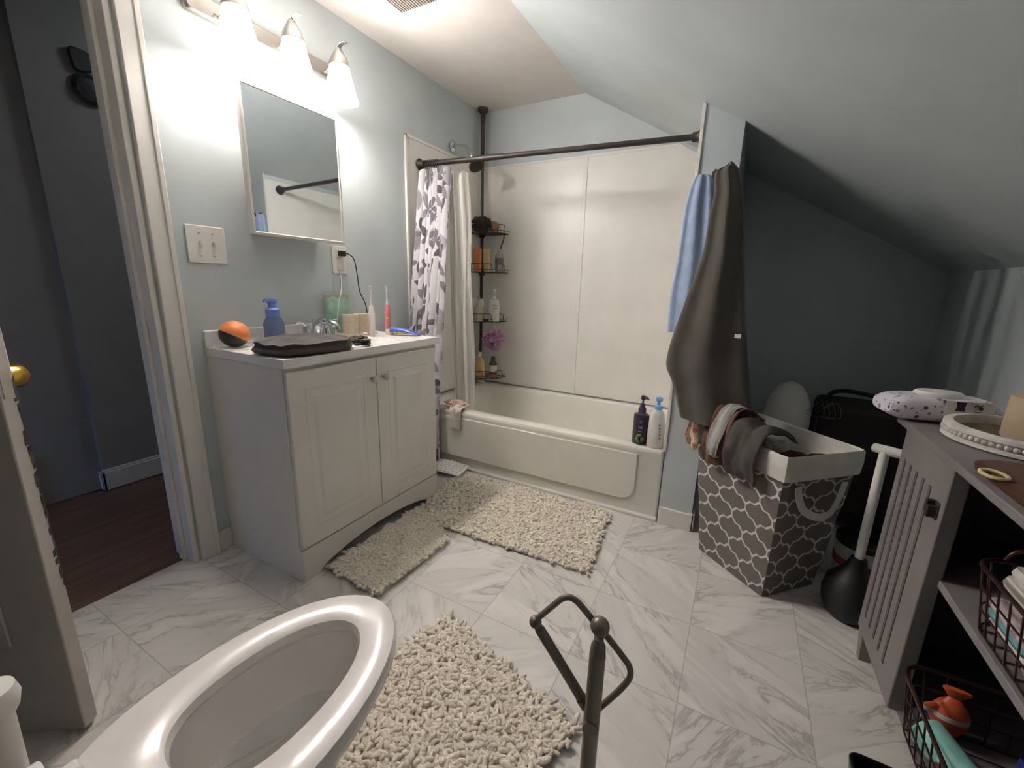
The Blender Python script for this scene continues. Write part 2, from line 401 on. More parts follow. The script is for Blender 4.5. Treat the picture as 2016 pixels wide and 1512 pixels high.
# worn door leaf, standing half open
dt = thing('bathroom_door', 'greyish white hinged door standing half open with chipped edge and brass knob', 'door', (0.0, -2.05, 0))
dh = Vector((0, -2.05, .012)); de = Vector((.482, -1.722, .012)); dd = (de-dh).normalized(); dn = Vector((-dd.y, dd.x, 0))
MB().prism([dh, de, de+dn*.035, dh+dn*.035], (0, 0, 2.0)).build('door_leaf', M_door, dt, bevel=.003)
for zz in (.35, 1.15):
    a = dh+dd*.11+Vector((0, 0, zz-.1)); b = dh+dd*.48+Vector((0, 0, zz-.1))
    MB().prism([a-dn*.006, b-dn*.006, b, a], (0, 0, .6)).build('door_panel', M_door, dt, bevel=.005)
ch = MB()
for i in range(26):
    zz = .38+i*.019+rnd.uniform(-.004, .004); w = rnd.uniform(.003, .011)
    q = de+dn*(.035-w)+dd*.0003+Vector((0, 0, zz))
    ch.prism([q, q+dn*(w-.0005), q+dn*(w-.0005)+Vector((0, 0, .019+rnd.uniform(0, .006))), q+Vector((0, 0, rnd.uniform(.01, .02)))], dd*.0006)
ch.build('chipped_paint', mat('bare_wood_chip', '#4a443f', .8, var=.3, vscale=40), dt, smooth=False)
kb = at(14, 762, 1, -1.70)
kz = kb.z; kp = de-dd*.065+Vector((0, 0, kz))
MB().lathe([(.03, 0), (.03, .006), (.012, .01), (.011, .03), (.021, .034), (.026, .038), (.027, .05), (.027, .072), (.024, .076), (.004, .077)], kp+dn*.035, 24, dn).build('door_knob', M_brass, dt)
MB().lathe([(.03, 0), (.03, .006), (.012, .01), (.011, .03), (.021, .034), (.026, .038), (.027, .05), (.027, .072), (.024, .076), (.004, .077)], kp, 24, -dn).build('door_knob', M_brass, dt)
MB().prism([de+dn*.008+Vector((0, 0, kz-.03)), de+dn*.028+Vector((0, 0, kz-.03)), de+dn*.028+Vector((0, 0, kz+.03)), de+dn*.008+Vector((0, 0, kz+.03))], dd*.001).build('latch_plate', M_nickel, dt)
# ornaments on the hall wall
M_orn = mat('dark_wall_ornament', '#2b2b2f', .6)
lf = [at(u, v, 0, HX+.002) for u, v in spline([(133, 96, 0), (160, 101, 0), (178, 118, 0), (186, 139, 0), (168, 143, 0), (148, 139, 0), (137, 122, 0)], 5, True) for u, v in [(u, v)]] if False else [at(p.x, p.y, 0, HX+.002) for p in spline([(131, 93, 0), (160, 101, 0), (180, 118, 0), (187, 141, 0), (165, 144, 0), (145, 137, 0), (135, 118, 0)], 5, True)]
tag(MB().prism(lf, (.025, 0, 0)).build('wall_ornament', M_orn, bevel=.006), 'dark leaf-shaped ornament on the hall wall, the upper of two', 'ornament')
oc = at(176, 178, 0, HX+.002)
tag(MB().lathe([(.062, 0), (.066, .012), (.05, .028), (.045, .022), (.02, .03), (.002, .032)], oc, 28, (1, 0, 0)).build('wall_ornament', mat('mottled_round_ornament', '#3f3e40', .6, var=.3, vscale=60)), 'mottled round ornament on the hall wall under the leaf-shaped one', 'ornament')

# =================================================================== TUB AND SURROUND
t = thing('bathtub', 'white alcove bathtub with plain apron between shower wall and partition', 'bathtub', (.76, .39, 0))
X0, X1, Y0, Y1, ZR = .01, L-.006, 0., YB-.008, .356
tb = MB()
rings = [rrect(X0, X1, Y0+.014, Y1, .012, .0), rrect(X0, X1, Y0+.014, Y1, .012, .045), rrect(X0, X1, Y0+.004, Y1, .012, .32), rrect(X0, X1, Y0, Y1, .014, .335), rrect(X0, X1, Y0, Y1, .014, ZR-.012),
         rrect(X0+.003, X1-.003, Y0+.004, Y1-.003, .014, ZR-.003), rrect(X0+.012, X1-.012, Y0+.014, Y1-.01, .016, ZR), rrect(X0+.05, X1-.035, Y0+.07, Y1-.055, .09, ZR+.001),
         rrect(X0+.06, X1-.05, Y0+.085, Y1-.066, .1, ZR-.006), rrect(X0+.075, X1-.07, Y0+.095, Y1-.075, .11, ZR-.04), rrect(X0+.12, X1-.2, Y0+.13, Y1-.11, .12, .1), rrect(X0+.17, X1-.28, Y0+.18, Y1-.16, .12, .06)]
tb.loft(rings); tb.build('tub_shell', M_tub, t)
def apron(x, z): return (x, .012-.008*min(1, max(0, (z-.04)/.28)), z)
pl = [(.03, .32), (1.405, .32)] + [(1.405-.075+.075*math.cos(a), .145-.075*math.sin(a)) for a in [PI/2*i/8 for i in range(9)]] + [(.03, .07)]
MB().prism([(x, .006 if z > .2 else .012, z) for x, z in pl], (0, -.011, 0)).build('apron_panel', M_tub, t, bevel=.008, seg=3)
MB().box(X0, X1, -.012, .014, 0, .014).build('base_strip', M_trim, t, bevel=.003)
cx = (ZC-1.89)/SL+XS-.03
s = thing('shower_wall_panel', 'cream shower panel on the vanity side wall behind the curtain', 'shower wall', (.0, .39, ZR+.003))
MB().box(.0005, .008, -.0, YB-.03, ZR+.003, 1.875).build('panel_sheet', M_surr, s, bevel=.002)
MB().box(.0005, .014, -.004, .014, ZR+.003, 1.882).box(.0005, .014, -.004, YB-.03, 1.868, 1.884).build('edge_trim', M_surr, s, bevel=.002)
s = thing('shower_wall_panel', 'wide cream back shower panel with a vertical seam above the bathtub', 'shower wall', (.76, YB, ZR+.003))
MB().prism([(.024, YB-.0005, ZR+.004), (.776, YB-.0005, ZR+.004), (.776, YB-.0005, 1.877), (.024, YB-.0005, 1.877)], (0, -.0075, 0)).build('panel_sheet', M_surr, s, bevel=.002)
MB().prism([(.776, YB-.0005, ZR+.004), (L-.009, YB-.0005, ZR+.004), (L-.009, YB-.0005, zs(L)-.03), (cx, YB-.0005, 1.89), (.776, YB-.0005, 1.89)], (0, -.0075, 0)).build('panel_sheet', M_surr, s, bevel=.002)
MB().box(.765, .79, YB-.013, YB-.007, ZR+.004, 1.885).build('seam_strip', M_surr, s, bevel=.002)
MB().box(.001, .022, YB-.028, YB-.0005, ZR+.003, 1.88).build('corner_strip', M_surr, s, bevel=.002)
MB().box(.024, cx, YB-.012, YB-.008, 1.872, 1.886).build('top_edge', M_surr, s, bevel=.002)
s = thing('shower_wall_panel', 'narrow cream shower panel on the partition at the far tub end', 'shower wall', (L, .39, ZR+.003))
MB().prism([(L-.0005, .0, ZR+.003), (L-.0005, YB-.01, ZR+.003), (L-.0005, YB-.01, zs(L)-.03), (L-.0005, 0, zs(L)-.03)], (-.0075, 0, 0)).build('panel_sheet', M_surr, s, bevel=.002)
# rod, rings
ra = at(826, 324, 0, .009); rb = at(1384, 268, 0, L-.009)
rt = thing('shower_rod', 'dark bronze tension rod across the tub opening', 'curtain rod', ra)
rd = (rb-ra).normalized()
MB().tube([ra, ra+rd*.55, ra+rd*.56, rb], [.0145, .0145, .0125, .0125], 20).build('rod', M_bronze, rt)
for p, d in ((ra, rd), (rb, -rd)):
    MB().lathe([(.03, 0), (.031, .006), (.024, .016), (.0185, .024), (.0185, .04)], p, 24, d).build('end_flange', M_bronze, rt)
cols = [.05, .062, .075, .09, .104, .116, .128, .142]
ring0 = None
def rod_at(x): return ra+rd*((x-ra.x)/rd.x)
for i, x in enumerate(cols):
    p = rod_at(x)
    if ring0 is None:
        ring0 = thing('curtain_ring', 'thin dark metal curtain ring bunched at the shower wall end of the rod', 'curtain ring', p, 'curtain rings on the rod')
        MB().tube([p+Vector((0, .021*math.cos(a), -.006+.024*math.sin(a))) for a in [2*PI*k/20 for k in range(20)]], .0016, 6, True).build('hoop', M_blackp, ring0)
        MB().tube([p+Vector((0, 0, -.03)), p+Vector((.004, .004, -.042)), p+Vector((.01, 0, -.05)), p+Vector((.012, -.004, -.042))], .0014, 6).build('hook', M_blackp, ring0)
    else: copy_tree(ring0, p)
# curtain: accordion sheet outside the tub
def curtain(x0, x1, yt, yb_, zt, zb, folds, amp, seed, width_bot=1., flare=0.):
    Lu = 1.35
    def fn(u, v):
        z = zt+(zb-zt)*v; w = 1+(width_bot-1)*v
        a = u*folds*2*PI; am = amp*(.75+.4*v)*(1+.35*math.sin(u*9+seed))
        x = x0+(x1-x0)*u*w+flare*v+.25*am*math.sin(2*a+seed)+.012*nz(u*4, v*3, 0, 1, seed)
        y = yt+(yb_-yt)*min(1, v*1.15)+am*math.sin(a+.5*nz(u*2, v*2.2, 1, 1, seed))+.02*nz(u*3, v*2, 3, 1.5, seed)
        sag = .012*(1-math.cos(a))*(1-v)**8
        return (x, y, z-sag)
    return fn, (lambda u, v: (u*Lu, (1-v)*(zt-zb)))
fn, uvf = curtain(.018, .235, ra.y-.005, -.075, rod_at(.1).z-.03, .05, 6.5, .034, 1.3, 1.1, .0)
ct = thing('shower_curtain', 'white shower curtain with grey leaves and flowers bunched beside the vanity', 'shower curtain', (.1, 0, .05))
MB().grid(fn, 150, 44, uv=uvf).build('curtain_cloth', M_curtain, ct, solid=.0015)
def hem(u, v):
    a = fn(u, .0); return (a[0], a[1]-.001, a[2]+.014*(1-v))
fn2, uv2 = curtain(.195, .335, ra.y+.03, .16, rod_at(.2).z-.045, .2, 2.6, .022, 4.1, 1.15, .02)
tag(MB().grid(fn2, 110, 40, uv=uv2).build('curtain_liner', M_liner, solid=.0008), 'clear plastic liner hanging into the tub beside the floral curtain', 'shower liner')
# shower head
sp = at(891, 289, 0, .009)
sh = thing('shower_fixture', 'chrome shower arm with dark round spray head above the tub', 'shower head', sp)
MB().lathe([(.034, 0), (.033, .006), (.02, .014), (.012, .016)], sp, 26, (1, 0, 0)).build('wall_flange', M_chrome, sh)
arm = spline([sp, sp+Vector((.06, -.005, .0)), sp+Vector((.10, -.01, -.008)), sp+Vector((.135, -.018, -.04)), sp+Vector((.16, -.026, -.075))], 6)
MB().tube(arm, .0095, 14).build('shower_arm', M_chrome, sh)
hd = (arm[-1]-arm[-3]).normalized()
MB().ball(arm[-1]+hd*.008, .016).lathe([(.013, .016), (.016, .03), (.03, .05)], arm[-1], 22, hd).build('swivel', M_chrome, sh)
MB().lathe([(.02, .048), (.036, .06), (.044, .075), (.044, .088), (.04, .091), (.01, .09)], arm[-1], 28, hd).build('spray_face', M_bronze, sh)
# caddy pole
PX, PY = .05, .722
cd = thing('corner_shower_caddy', 'dark bronze floor to ceiling pole caddy with four wire baskets in the tub corner', 'shower caddy', (PX, PY, ZR))
MB().tube([(PX, PY, ZR+.0), (PX, PY, 1.93)], .011, 16).tube([(PX, PY, 1.92), (PX, PY, 2.2)], .0135, 16).build('pole', M_bronze, cd)
MB().lathe([(.014, 2.13), (.017, 2.2), (.034, 2.215), (.036, 2.233), (.01, 2.234)], (PX, PY, 0), 24).build('ceiling_foot', M_bronze, cd)
MB().lathe([(.034, 0), (.034, .01), (.015, .02)], (PX, PY, ZR+.001), 24).build('tub_foot', M_white, cd)
shelf_z = [1.432, 1.172, .832, .42]
def front(z, inset=0.):
    p = [(.02, .765, z), (.245-inset, .765, z), (.25-inset, .70, z), (.225-inset, .655, z), (.15, .59, z), (.08, .545, z), (.02, .53+inset, z)]
    return p
for z in shelf_z:
    b = MB(); P = front(z); r = .0026
    b.tube(spline(P[1:], 4), r, 7).tube([P[0], P[1]], r, 7).tube([P[0], P[-1]], r, 7)
    for i in range(7):
        y = .56+.03*i; xe = .02+(.23-.0)*min(1, (y-.53)/.14+.12)
        b.tube([(.02, y, z), (xe, y, z)], .0018, 6)
    b.build('basket_floor', M_bronze, cd)
    b = MB(); z1 = z+.055; z2 = z+.018
    b.tube(spline([(.02, .53, z2), (.08, .545, z2), (.15, .59, z2), (.225, .655, z2), (.25, .70, z2), (.252, .76, z2)], 4), .0022, 7)
    b.tube(spline([(.02, .53, z1), (.08, .545, z1), (.14, .58, z1), (.185, .612, z1), (.196, .622, z1-.01), (.199, .626, z)], 4), .0024, 7)
    b.tube(spline([(.222, .65, z), (.223, .652, z1-.008), (.228, .66, z1), (.243, .685, z1), (.249, .70, z1-.008), (.25, .702, z)], 4), .0024, 7)
    for q in ((.02, .53), (.08, .545), (.15, .59)): b.tube([(*q, z), (*q, z1)], .0018, 6)
    b.build('basket_rail', M_bronze, cd)
    MB().box(PX-.016, PX+.016, PY-.016, PY+.02, z-.02, z+.02).build('clamp', M_bronze, cd, bevel=.004)
MB().tube(spline([(.252, .69, shelf_z[0]-.002), (.25, .685, shelf_z[0]-.04), (.238, .68, shelf_z[0]-.08), (.231, .678, shelf_z[0]-.105)], 4), .005, 8).build('side_hook', M_bronze, cd)

# ---- bottles
def bottle(name, label, cat, p, prof, m, parts=(), sx=1., sy=1., group=None, rot=0.):
    o = thing(name, label, cat, p, group); p = Vector(p)
    MB().lathe(prof, p, 28, sx=sx, sy=sy).build('bottle_body', m, o)
    for nm, pr, mm in parts: MB().lathe(pr, p, 22).build(nm, mm, o)
    return o
def pump(o, p, z, m, d, h=.03, r=.014, spout=.035, stem=.0045):
    p = Vector(p); d = Vector(d).normalized()
    MB().lathe([(r, z), (r, z+.016), (r*.7, z+.02), (stem, z+.021), (stem, z+.02+h)], p, 20).build('pump_collar', m, o)
    zz = z+.02+h
    b = MB().lathe([(r*.75, zz-.004), (r*.9, zz), (r*.9, zz+.012), (r*.7, zz+.016)], p, 20)
    q = p+Vector((0, 0, zz+.008)); b.tube([q, q+d*spout*.7, q+d*spout+Vector((0, 0, -.006))], [.007, .006, .004], 10)
    b.build('pump_head', m, o)
M_purple = mat('dark_purple_plastic', '#3a3340', .35, var=.04); M_pearl = mat('pearl_plastic', '#d9d6cf', .3, var=.03)
M_bluep = mat('blue_pump', '#6fa3d6', .35, var=.04); M_green = mat('leaf_green', '#5d8a4c', .5, var=.15, vscale=60)
M_lab = mat('label_grey', '#8c8590', .5)
p = at(1258, 872, 2, ZR); p = Vector((p.x, p.y, ZR+.001))
o = thing('shampoo_bottle', 'dark purple pump bottle with green leaf print on the tub rim', 'bottle', p)
MB().lathe([(.033, 0), (.036, .004), (.036, .14), (.034, .147), (.018, .153), (.0175, .178), (.014, .181)], p, 30, sy=.8).build('bottle_body', M_purple, o)
pump(o, p, .18, M_purple, (.7, -.3, 0), h=.022, r=.012, spout=.03)
vd = (C-p); vd.z = 0; vd.normalize(); vr = Vector((-vd.y, vd.x, 0))
b = MB()
for k, (z, w) in enumerate(((.118, .012), (.11, .009), (.09, .016), (.083, .018), (.066, .02))):
    q = p+vd*.0335+Vector((0, 0, z)); b.prism([q-vr*w*.5, q+vr*w*.5, q+vr*w*.5+Vector((0, 0, .0035)), q-vr*w*.5+Vector((0, 0, .0035))], vd*.0035)
b.build('label_print', M_lab, o, smooth=False)
b = MB()
for k in range(9):
    a = rnd.uniform(0, 6.28); q = p+vd*.035+vr*(.011*math.cos(a))+Vector((0, 0, .033+.016*math.sin(a)))
    b.ball(q-vd*.002, .0075, 8, 1.1)
b.build('leaf_print', M_green, o)
p = at(1290, 880, 2, ZR); p = Vector((p.x-.004, p.y, ZR+.001))
o = thing('lotion_bottle', 'pearl white bottle with blue pump on the tub rim beside the purple one', 'bottle', p)
MB().lathe([(.034, 0), (.038, .005), (.039, .08), (.036, .13), (.028, .165), (.02, .183), (.017, .188)], p, 30, sy=.8).build('bottle_body', M_pearl, o)
pump(o, p, .186, M_bluep, (.3, -.8, 0), h=.022, r=.017, spout=.028, stem=.006)
b = MB()
for k in range(5):
    z = .05+.016*k; a = .5-.05*k; d = (vd*math.cos(a)+vr*math.sin(a)); q = p+d*.034+Vector((0, 0, z)); t2 = Vector((-d.y, d.x, 0))
    b.prism([q-t2*.003, q+t2*.004, q+t2*.005+Vector((0, 0, .009)), q-t2*.002+Vector((0, 0, .009))], d*.003)
b.build('label_print', M_lab, o, smooth=False)

# caddy contents
M_orange = mat('orange_tube', '#d0834f', .45); M_yellow = mat('pale_yellow_tube', '#cbb482', .45); M_beige = mat('beige_bottle', '#b5aa97', .35); M_cyanw = mat('pale_green_pump', '#bcd0c8', .4)
M_lblue = mat('light_blue_bottle', '#8fb2c4', .4); M_mesh = mat('dark_mesh_cloth', '#39342f', .9, var=.3, vscale=40); M_tan = mat('tan_sponge', '#b58a66', .9, var=.15, vscale=50, bump=.5, bscale=90)
M_pink = mat('pink_mesh', '#cf9cc0', .7, var=.12, vscale=40); M_rose = mat('dusty_rose_soap', '#a0706a', .7, var=.15, vscale=40); M_amber = mat('honey_bottle', '#d3b079', .4); M_dgreen = mat('dark_green_bottle', '#4b5244', .4)
def blob(c, rx, ry, rz, seed, amp=.25, fs=3., n=28, flat=.0):
    mb = MB(); c = Vector(c)
    def fn(u, v):
        th = 2*PI*u; ph = PI*min(.985, max(.015, v)); d = Vector((math.sin(ph)*math.cos(th), math.sin(ph)*math.sin(th), -math.cos(ph)))
        k = 1+amp*noise.fractal(d*fs+Vector((seed, seed, 0)), 1., 2., 3)
        q = Vector((d.x*rx, d.y*ry, d.z*rz))*k
        if q.z < -rz+flat: q.z = -rz+flat
        return c+q
    mb.grid(fn, n, n*2//3, cu=True); return mb
z = shelf_z[0]+.004
tag(blob((.105, .625, z+.05), .068, .055, .05, 2.2, .4, 4).build('shower_puff', M_mesh), 'dark mesh bundle on the top wire basket', 'shower puff')
p = Vector((.155, .71, z)); o = thing('squat_bottle', 'white capped light blue bottle tipped in the top wire basket', 'bottle', p)
MB().lathe([(.03, 0), (.032, .01), (.032, .06), (.02, .075)], p, 24).build('bottle_body', M_lblue, o)
MB().lathe([(.021, .073), (.021, .098), (.017, .1)], p, 22).build('cap', M_plast, o)
tag(blob((.185, .668, z+.037), .034, .026, .037, 5.1, .18, 3).build('bath_sponge', M_tan), 'tan bath sponge at the front of the top wire basket', 'sponge')
tag(MB().box(.025, .06, .70, .73, z, z+.11).build('dark_bottle', M_mesh, bevel=.004), 'dark upright box on the top wire basket behind the mesh bundle', 'box')
z = shelf_z[1]+.003
tag(MB().loft([rrect(.062, .112, .595, .625, .013, z), rrect(.058, .116, .592, .628, .014, z+.03), rrect(.056, .118, .598, .622, .011, z+.12), rrect(.054, .12, .606, .614, .003, z+.155)]).build('squeeze_tube', M_orange), 'orange squeeze tube standing on the second wire basket', 'tube')
o = MB().loft([rrect(.125, .165, .63, .655, .011, z), rrect(.121, .169, .627, .658, .012, z+.03), rrect(.119, .171, .632, .654, .009, z+.12), rrect(.118, .172, .64, .647, .003, z+.155)]).build('squeeze_tube', M_yellow)
tag(o, 'pale yellow squeeze tube on the second wire basket beside the orange one', 'tube')
p = Vector((.21, .70, z)); o = thing('clear_bottle', 'clear plastic bottle with dark label on the second wire basket', 'bottle', p)
MB().lathe([(.026, 0), (.029, .005), (.029, .11), (.014, .13), (.013, .145)], p, 24).build('bottle_body', mat('cloudy_plastic', '#b7b7b3', .2, var=.02, alpha=.6), o)
MB().lathe([(.0295, .055), (.0295, .095)], p, 24, cap0=False, cap1=False).build('label_band', mat('label_dark', '#6a5c5c', .6), o)
z = shelf_z[2]+.003
p = Vector((.105, .60, z)); o = thing('pump_bottle', 'beige clear pump bottle on the third wire basket', 'bottle', p)
MB().lathe([(.033, 0), (.037, .005), (.037, .085), (.03, .1), (.015, .112), (.014, .12)], p, 26).build('bottle_body', M_beige, o); pump(o, p, .12, M_beige, (.2, -.9, 0), h=.012, spout=.03)
p = Vector((.195, .665, z)); o = thing('pump_bottle', 'white pump bottle with pale green top on the third wire basket', 'bottle', p)
MB().lathe([(.039, 0), (.042, .005), (.041, .09), (.035, .145), (.03, .152), (.014, .156)], p, 28, sy=.75).build('bottle_body', M_plast, o); pump(o, p, .155, M_cyanw, (.6, -.6, 0), h=.032, spout=.034)
d = (C-p); d.z = 0; d.normalize(); rr_ = Vector((-d.y, d.x, 0)); M_ink = mat('label_ink', '#55606a', .6, var=0)
text_mesh('Dove', .017, M_ink, 'label_text', o, p+d*.0365+rr_*.010+Vector((0, 0, .112)), rr_, (0, 0, 1), .002)
b = MB(); q = p+d*.036+rr_*.01
b.prism([q+Vector((0, 0, .09))-rr_*.013, q+Vector((0, 0, .09))+rr_*.011, q+Vector((0, 0, .093))+rr_*.011, q+Vector((0, 0, .093))-rr_*.013], d*.003).build('label_line', M_ink, o, smooth=False)
for i, (x, y, h) in enumerate(((.042, .66, .155), (.07, .69, .15))):
    tag(MB().box(x-.018, x+.014, y-.014, y+.014, z, z+h).build('soap_box', M_plast, bevel=.003), ('tall white carton against the shower wall on the third wire basket', 'white carton with grey band behind the beige bottle')[i], 'carton')
z = shelf_z[3]+.003
p = Vector((.115, .61, z)); o = thing('lotion_bottle', 'honey yellow lotion bottle on the lowest wire basket', 'bottle', p)
MB().lathe([(.033, 0), (.036, .005), (.037, .09), (.03, .125), (.014, .15), (.012, .158)], p, 26, sy=.75).build('bottle_body', M_amber, o)
MB().lathe([(.0125, .155), (.0125, .185), (.01, .188)], p, 18).build('cap', M_plast, o)
b = MB(); q = p+d*.028+Vector((0, 0, .05)); b.ball(q, .011, 10, 1.2); b.build('label_print', mat('amber_print', '#b5743c', .5), o)
p = Vector((.185, .68, z)); o = bottle('green_bottle', 'dark green bottle with pale label behind the honey yellow one', 'bottle', p, [(.026, 0), (.029, .005), (.029, .1), (.016, .12), (.014, .15), (.002, .152)], M_dgreen, [('label_band', [(.0295, .04), (.0295, .09)], M_pearl)])
tag(blob((.195, .645, z+.016), .042, .03, .016, 3.3, .35, 4).build('soap_bar', M_rose), 'dusty rose lumpy soap at the front of the lowest wire basket', 'soap')
# loofah
lp = Vector((.222, .62, shelf_z[2]-.125))
lo = thing('loofah', 'pink mesh bath loofah hanging from the third wire basket', 'loofah', lp)
b = MB(); lr = random.Random(3)
for i in range(60):
    a = lr.uniform(0, 6.28); e = math.acos(lr.uniform(-1, 1)); dd_ = Vector((math.sin(e)*math.cos(a), math.sin(e)*math.sin(a)*.8, math.cos(e)))
    c0 = lp+dd_*lr.uniform(.02, .06); t1 = dd_.orthogonal().normalized(); t2 = dd_.cross(t1); w = lr.uniform(.026, .042); ph = lr.uniform(0, 6)
    def fr(u, v, c0=c0, dd_=dd_, t1=t1, t2=t2, w=w, ph=ph):
        th = 2*PI*u; k = v
        return c0+(t1*math.cos(th)+t2*math.sin(th))*w*k+dd_*(.012*k*math.sin(4*th+ph)+.012*k)
    b.grid(fr, 20, 3, cu=True)
b.build('mesh_ruffles', M_pink, lo, solid=.0006)
MB().tube(spline([lp+Vector((0, 0, .03)), lp+Vector((-.006, .004, .08)), lp+Vector((-.002, .012, .118)), lp+Vector((.006, .004, .08)), lp+Vector((0, 0, .03))], 5), .0016, 6).build('cord_loop', M_plast, lo)
# dark cloth hanging under third basket by the liner
# wash cloths on tub rim
def drape(path, wdir, width, seed, amp=.006, nu=36, nv=16, taper=0., thick=None):
    P = spline(path, 6); wd_ = Vector(wdir).normalized(); n = len(P)-1
    def fn(u, v):
        f = u*n; i = min(int(f), n-1); p = P[i].lerp(P[i+1], f-i); T = (P[min(i+1, n)]-P[max(i-1, 0)]).normalized(); nn = T.cross(wd_).normalized()
        w = width*(1-taper*abs(u-.3)); k = (v-.5)
        return p+wd_*(k*w+.012*nz(u*3, v*2, 0, 1, seed))+nn*(amp*math.sin(v*9+seed+2*u)+amp*1.6*nz(u*4, v*4, 0, 1.3, seed+5))
    mb = MB(); mb.grid(fn, nu, nv); return mb
M_pinkc = mat('dusty_pink_cloth', '#c0a094', .9, var=.1, vscale=30, bump=.3, bscale=200); M_cream = mat('cream_cloth', '#d5ccc2', .9, var=.08, vscale=30, bump=.3, bscale=200)
tag(blob((.31, .05, ZR+.026), .075, .05, .026, 1.7, .3, 2.5, flat=.004).build('washcloth', M_pinkc), 'crumpled dusty pink washcloth on the tub rim by the curtain', 'washcloth')
tag(drape([(.345, .055, ZR+.028), (.345, .02, ZR+.03), (.345, -.012, ZR+.012), (.35, -.02, ZR-.03), (.352, -.022, ZR-.105)], (1, 0, 0), .09, 2.2, .005, taper=.35).build('washcloth', M_cream, solid=.004), 'cream washcloth draped over the tub edge below the pink one', 'washcloth')
# =================================================================== VANITY
VX, VY0, VY1, HV = .452, -1.118, -.345, .8342
v = thing('vanity_cabinet', 'white two door bathroom vanity cabinet with arched toe kick', 'cabinet', (.23, -.73, 0))
MB().box(0.002, VX, VY0, VY0+.016, 0, HV-.032).build('side_panel', M_white, v, bevel=.0015)
MB().box(0.002, VX, VY1-.016, VY1, 0, HV-.032).build('side_panel', M_white, v, bevel=.0015)
MB().box(.03, VX-.004, VY0+.016, VY1-.016, .12, .136).build('bottom_panel', M_white, v)
MB().box(.03, .045, VY0+.016, VY1-.016, .12, HV-.032).build('back_panel', M_white, v)
ar = [(VY0, 0), (VY0+.055, 0)] + [(VY0+.055+(VY1-VY0-.11)*k/20, .062*math.sin(PI*k/20)**.55) for k in range(1, 20)] + [(VY1-.055, 0), (VY1, 0), (VY1, .128), (VY0, .128)]
MB().prism([(VX, y, z) for y, z in ar], (.016, 0, 0)).build('toe_kick', M_white, v, bevel=.0015, smooth=False)
MB().box(VX-.012, VX, VY0+.016, VY1-.016, HV-.06, HV-.034).build('top_rail', M_white, v)
YM = -.726
for y0, y1, ky in ((VY0+.004, YM-.0015, YM-.03), (YM+.0015, VY1-.003, YM+.032)):
    dz0, dz1 = .1325, HV-.045; X = VX+.001
    dr = MB().box(X, X+.017, y0, y1, dz0, dz1).build('door', M_white, v, bevel=.003)
    m_ = .06
    def rr2(i, x): return [(x, y0+i, dz0+i), (x, y1-i, dz0+i), (x, y1-i, dz1-i), (x, y0+i, dz1-i)]
    b = MB(); b.loft([rr2(m_, X+.0172), rr2(m_+.006, X+.019), rr2(m_+.012, X+.0176), rr2(m_+.03, X+.0178), rr2(m_+.044, X+.0205)], False, True)
    b.build('raised_panel', M_white, dr, smooth=False)
    MB().lathe([(.007, 0), (.006, .01), (.009, .014), (.0145, .02), (.0145, .026), (.008, .03)], (X+.017, ky, .708), 20, (1, 0, 0)).build('knob', M_knob, dr)
# countertop with moulded bowl
vt = thing('sink_counter', 'white cultured marble sink top with moulded oval basin and backsplash', 'countertop', (.23, -.72, HV-.03))
CX0, CX1, CY0, CY1 = 0.003, .472, -1.121, -.317
SXc, SYc, SRX, SRY = .275, -.70, .145, .205
def top(u, v):
    x = CX0+(CX1-CX0)*u; y = CY0+(CY1-CY0)*v
    d = math.hypot((x-SXc)/SRX, (y-SYc)/SRY); z = HV
    if d < 1: z = HV-.105*(1-d**2.6)**.75-.002
    elif d < 1.12: z = HV-.0015*(1.12-d)/.12
    return (x, y, z)
MB().grid(top, 72, 120).build('basin_deck', M_marble, vt)
def sk(i, z): return [(CX0+i, CY0+i, z), (CX1-i, CY0+i, z), (CX1-i, CY1-i, z), (CX0+i, CY1-i, z)]
MB().loft([sk(0, HV-.0005), sk(0, HV-.03), sk(.03, HV-.03), sk(.03, HV-.004)], closed=False, cap0=False, cap1=False).build('front_edge', M_marble, vt, smooth=False)
MB().box(CX0, .02, CY0, CY1, HV-.001, HV+.062).build('backsplash', M_marble, vt, bevel=.005, seg=3)
MB().lathe([(.001, .0), (.018, .0), (.02, .003), (.012, .004), (.001, .004)], (SXc, SYc, HV-.107), 20).build('drain', M_chrome, vt)
# faucet
FY = -.705; FX = .092
fa = thing('faucet', 'chrome two handle sink faucet with arched spout', 'faucet', (FX, FY, HV))
MB().loft([rrect(FX-.026, FX+.026, FY-.08, FY+.08, .025, HV), rrect(FX-.026, FX+.026, FY-.08, FY+.08, .025, HV+.008), rrect(FX-.018, FX+.018, FY-.072, FY+.072, .018, HV+.014)]).build('base_plate', M_chrome, fa)
MB().tube(spline([(FX-.005, FY, HV+.01), (FX, FY, HV+.05), (FX+.03, FY+.005, HV+.078), (FX+.075, FY+.012, HV+.078), (FX+.11, FY+.018, HV+.062), (FX+.115, FY+.019, HV+.048)], 6), [.02]*8+[.017]*8+[.014]*8+[.012]*7, 16).build('spout', M_chrome, fa)
MB().tube([(FX-.022, FY, HV+.01), (FX-.022, FY, HV+.085)], .003, 8).ball((FX-.022, FY, HV+.088), .006).build('lift_rod', M_chrome, fa)
for sgn in (-1, 1):
    hy = FY+sgn*.051
    MB().lathe([(.02, .012), (.019, .03), (.013, .05), (.011, .06), (.002, .064)], (FX, hy, HV), 20).tube(spline([(FX, hy, HV+.055), (FX+.005, hy+sgn*.02, HV+.072), (FX+.012, hy+sgn*.055, HV+.078)], 5), [.008]*5+[.006]*6, 10).build('handle', M_chrome, fa)
